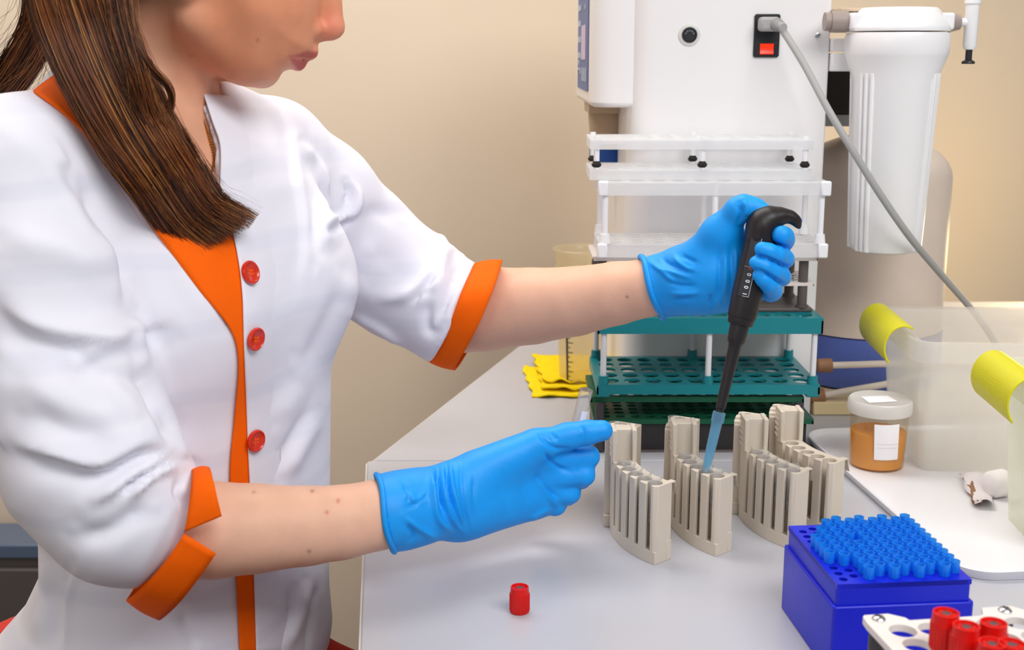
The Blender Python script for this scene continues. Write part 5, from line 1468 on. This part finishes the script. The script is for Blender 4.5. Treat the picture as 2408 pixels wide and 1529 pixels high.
# ------------------------------------------------------------------ glass tube in her right hand
ta, tbm = P(1379, 917, 1.118), P(1322, 1150, 1.128)
gt2 = thing('glass_tube', 'open glass test tube with white label, held between thumb and finger', 'test tube', ta)
ax = (tbm - ta).normalized(); Lg = .078
m = MB(); m.lathe([(0, Lg), (.004, Lg - .0012), (.0062, Lg - .006), (.0065, Lg - .01), (.0065, .0006), (.0062, 0), (.0056, 0), (.0054, .0006), (.0054, Lg - .01), (.003, Lg - .004), (0, Lg - .0035)], 32, (0, 0, 0), ax, ref=(0, -1, 0)); m.build('glass', M_glass, gt2, smooth=50)
m = MB(); u = (Vector((0, -1, 0)) - ax * ax.dot(Vector((0, -1, 0)))).normalized(); w = ax.cross(u); vs = []
for i in range(9):
    a = -1.15 + 1.15 * i / 8
    for z in (.0195, .06): vs.append(ax * z + (u * math.cos(a) + w * math.sin(a) * (1)) * .0068)
m.add(vs, [(2 * i, 2 * i + 2, 2 * i + 3, 2 * i + 1) for i in range(8)]); m.build('paper_label', M_paper, gt2)

# ------------------------------------------------------------------ pipette
tipw = tube_under + Vector((-.001, -.001, TLN - .006)); topp = P(1797, 520, YP)
axp = (topp - tipw); LP = axp.length; axp.normalize()
pi_ = thing('pipette', 'black handheld pipette with blue tip, gripped above the beige carrier', 'pipette', tipw)
PXM = LP / math.dist((1665, 1097), (1797, 520))      # metres per photo pixel along the axis
sa = lambda y: (1097 - y) * PXM * 1.026
rr_ = lambda r, y: r * (tipw.y + (YP - tipw.y) * (1097 - y) / 577) * 1.0 / FPX
M_pip = mat('pipette_black', (32, 27, 29), .42, .4); M_tipb = clear('tip_blue', (222, 243, 252), .3, (176, 226, 248), .1, .35, .6)
m = MB(); pr = [(7, 1097), (10, 1078), (12, 1045), (13.2, 985), (13.4, 982), (15, 981), (15.6, 958), (14, 957), (12.2, 975), (11, 1040), (6, 1094)]
m.lathe([(rr_(r, y), sa(y)) for r, y in pr], 28, (0, 0, 0), axp); tp_ = m.build('tip', M_tipb, pi_, smooth=40); tp_['label'] = 'translucent blue tip'
m = MB()
u = axp.orthogonal().normalized(); w = axp.cross(u)
for k in range(16):
    a = 2 * PI * k / 16; o_ = (u * math.cos(a) + w * math.sin(a)) * rr_(15.2, 970); m.cyl(o_ + axp * sa(980), o_ + axp * sa(960), .0003, n=5)
m.build('tip_ribs', M_tipb, tp_)['kind'] = 'stuff'
m = MB(); pr = [(9.5, 980), (9.5, 950), (11.8, 948), (12.5, 925), (14.2, 860), (15.6, 810), (17, 801), (21, 795), (22, 790), (23.5, 758), (23.5, 752)]
m.lathe([(rr_(r, y), sa(y)) for r, y in pr], 32, (0, 0, 0), axp); m.build('shaft', M_pip, pi_, smooth=40)
m = MB(); pr = [(25, 757), (29, 757), (31, 753), (31.5, 742), (33.5, 741), (34.5, 735), (36.5, 690), (36, 620), (35, 560), (35.5, 545)]
m.lathe([(rr_(r, y), sa(y)) for r, y in pr], 36, (0, 0, 0), axp, flat=(1, .92), ref=(1, 0, 0)); bdp = m.build('body', M_pip, pi_, smooth=40)
bdp['label'] = 'black pipette body'
# head with hooked finger rest
g = Grid(P(1700, 620, YP) - Vector((0, .05, .0)), P(1930, 440, YP) + Vector((0, .05, 0)), .0016)
mm_ = rp(1, YP)
bp0 = tipw + axp * sa(560); bp1 = tipw + axp * sa(520)
g.cone(bp0, bp1, 37 * mm_, 34 * mm_, .004)
g.chain([(P(1790, 528, YP), 30 * mm_), (P(1812, 514, YP), 22 * mm_), (P(1838, 507, YP), 14 * mm_), (P(1860, 509, YP), 9 * mm_), (P(1873, 520, YP), 7 * mm_), (P(1879, 534, YP), 5 * mm_)], .008, flat=np.array([0, 1, 0]), fr=1.3)
V, Q = g.mesh(2); hd = mk('finger_hook', V - np.array(tipw), Q, M_pip, pi_)
m = MB(); c = P(1879, 514, YP) - tipw; m.lathe([(.0, -.001), (.0042, -.001), (.0045, 0), (.0036, .0012), (0, .0016)], 20, c, (.75, 0, .55), flat=(1, .8)); m.build('hook_pad', mat('pad_blue', (30, 96, 224), .4), hd)
m = MB(); c = P(1795, 507, YP - .0) - tipw; m.lathe([(.0075, -.004), (.0078, .001), (.006, .003), (0, .0034)], 24, c, axp); m.build('plunger', MATS['pad_blue'], pi_)
# volume window on the side that faces the camera
fr = (Vector((0, 0, CAMZ)) - (tipw + axp * sa(640))); fr = (fr - axp * fr.dot(axp)).normalized(); sd = axp.cross(fr)
if sd.x < 0: sd = -sd
fr2 = (fr * math.cos(-.22) + (-sd) * math.sin(.22)).normalized(); sd2 = (sd - fr2 * sd.dot(fr2)).normalized()
R0 = rr_(36.0, 640) * .955
def wp(s, t, h): return fr2 * (R0 + h) + sd2 * t + axp * s
m = MB(); s0_, s1_ = sa(694), sa(562); hw_ = .0053
vs = [wp(a, b, h) for h in (-.004, .0006) for a, b in ((s0_, -hw_), (s0_, hw_), (s1_, hw_), (s1_, -hw_))]
m.add(vs, [(0, 1, 2, 3), (7, 6, 5, 4), (0, 4, 5, 1), (1, 5, 6, 2), (2, 6, 7, 3), (3, 7, 4, 0)]); wn = m.build('volume_window', mat('window_dark', (26, 28, 34), .35, .4), bdp)
m = MB()
for (a0, a1, b0, b1) in ((s0_, s1_, hw_ - .0004, hw_), (s0_, s0_ + .0004, -.001, hw_), (sa(628), sa(628) + .0003, -hw_, hw_)):
    vs = [wp(a, b, h) for h in (.0004, .0009) for a, b in ((a0, b0), (a0, b1), (a1, b1), (a1, b0))]
    m.add(vs, [(0, 1, 2, 3), (7, 6, 5, 4), (0, 4, 5, 1), (1, 5, 6, 2), (2, 6, 7, 3), (3, 7, 4, 0)])
wl_ = m.build('window_line', mat('print_pale', (196, 200, 206), .5), wn); wl_['kind'] = 'stuff'
bmw = bpy.data.materials
M_dig = mat('digit_white', (240, 240, 244), .5)
for ch_, yy, mt in (('1', 688, M_dig), ('0', 673, M_dig), ('0', 659.5, M_dig), ('0', 644.5, M_dig), ('0', 630, mat('digit_red', (226, 70, 40), .5))):
    cu_ = bpy.data.curves.new('digit', 'FONT'); cu_.body = ch_; cu_.size = .0054; cu_.align_x = 'CENTER'; cu_.align_y = 'CENTER'; cu_.extrude = .0001; cu_.offset = .00012
    to = bpy.data.objects.new('digit_tmp', cu_); COL.objects.link(to); dg = bpy.context.evaluated_depsgraph_get(); me = bpy.data.meshes.new_from_object(to.evaluated_get(dg)); bpy.data.objects.remove(to)
    me.materials.clear(); me.materials.append(mt); o = bpy.data.objects.new('digit', me); COL.objects.link(o); o.parent = wn
    xa = axp; ya_ = -sd2; za = xa.cross(ya_)
    if za.dot(fr2) < 0: ya_ = -ya_; za = -za
    o.matrix_local = Matrix.Translation(wp(sa(yy), .0012, .0009)) @ Matrix((xa, ya_, za)).transposed().to_4x4()
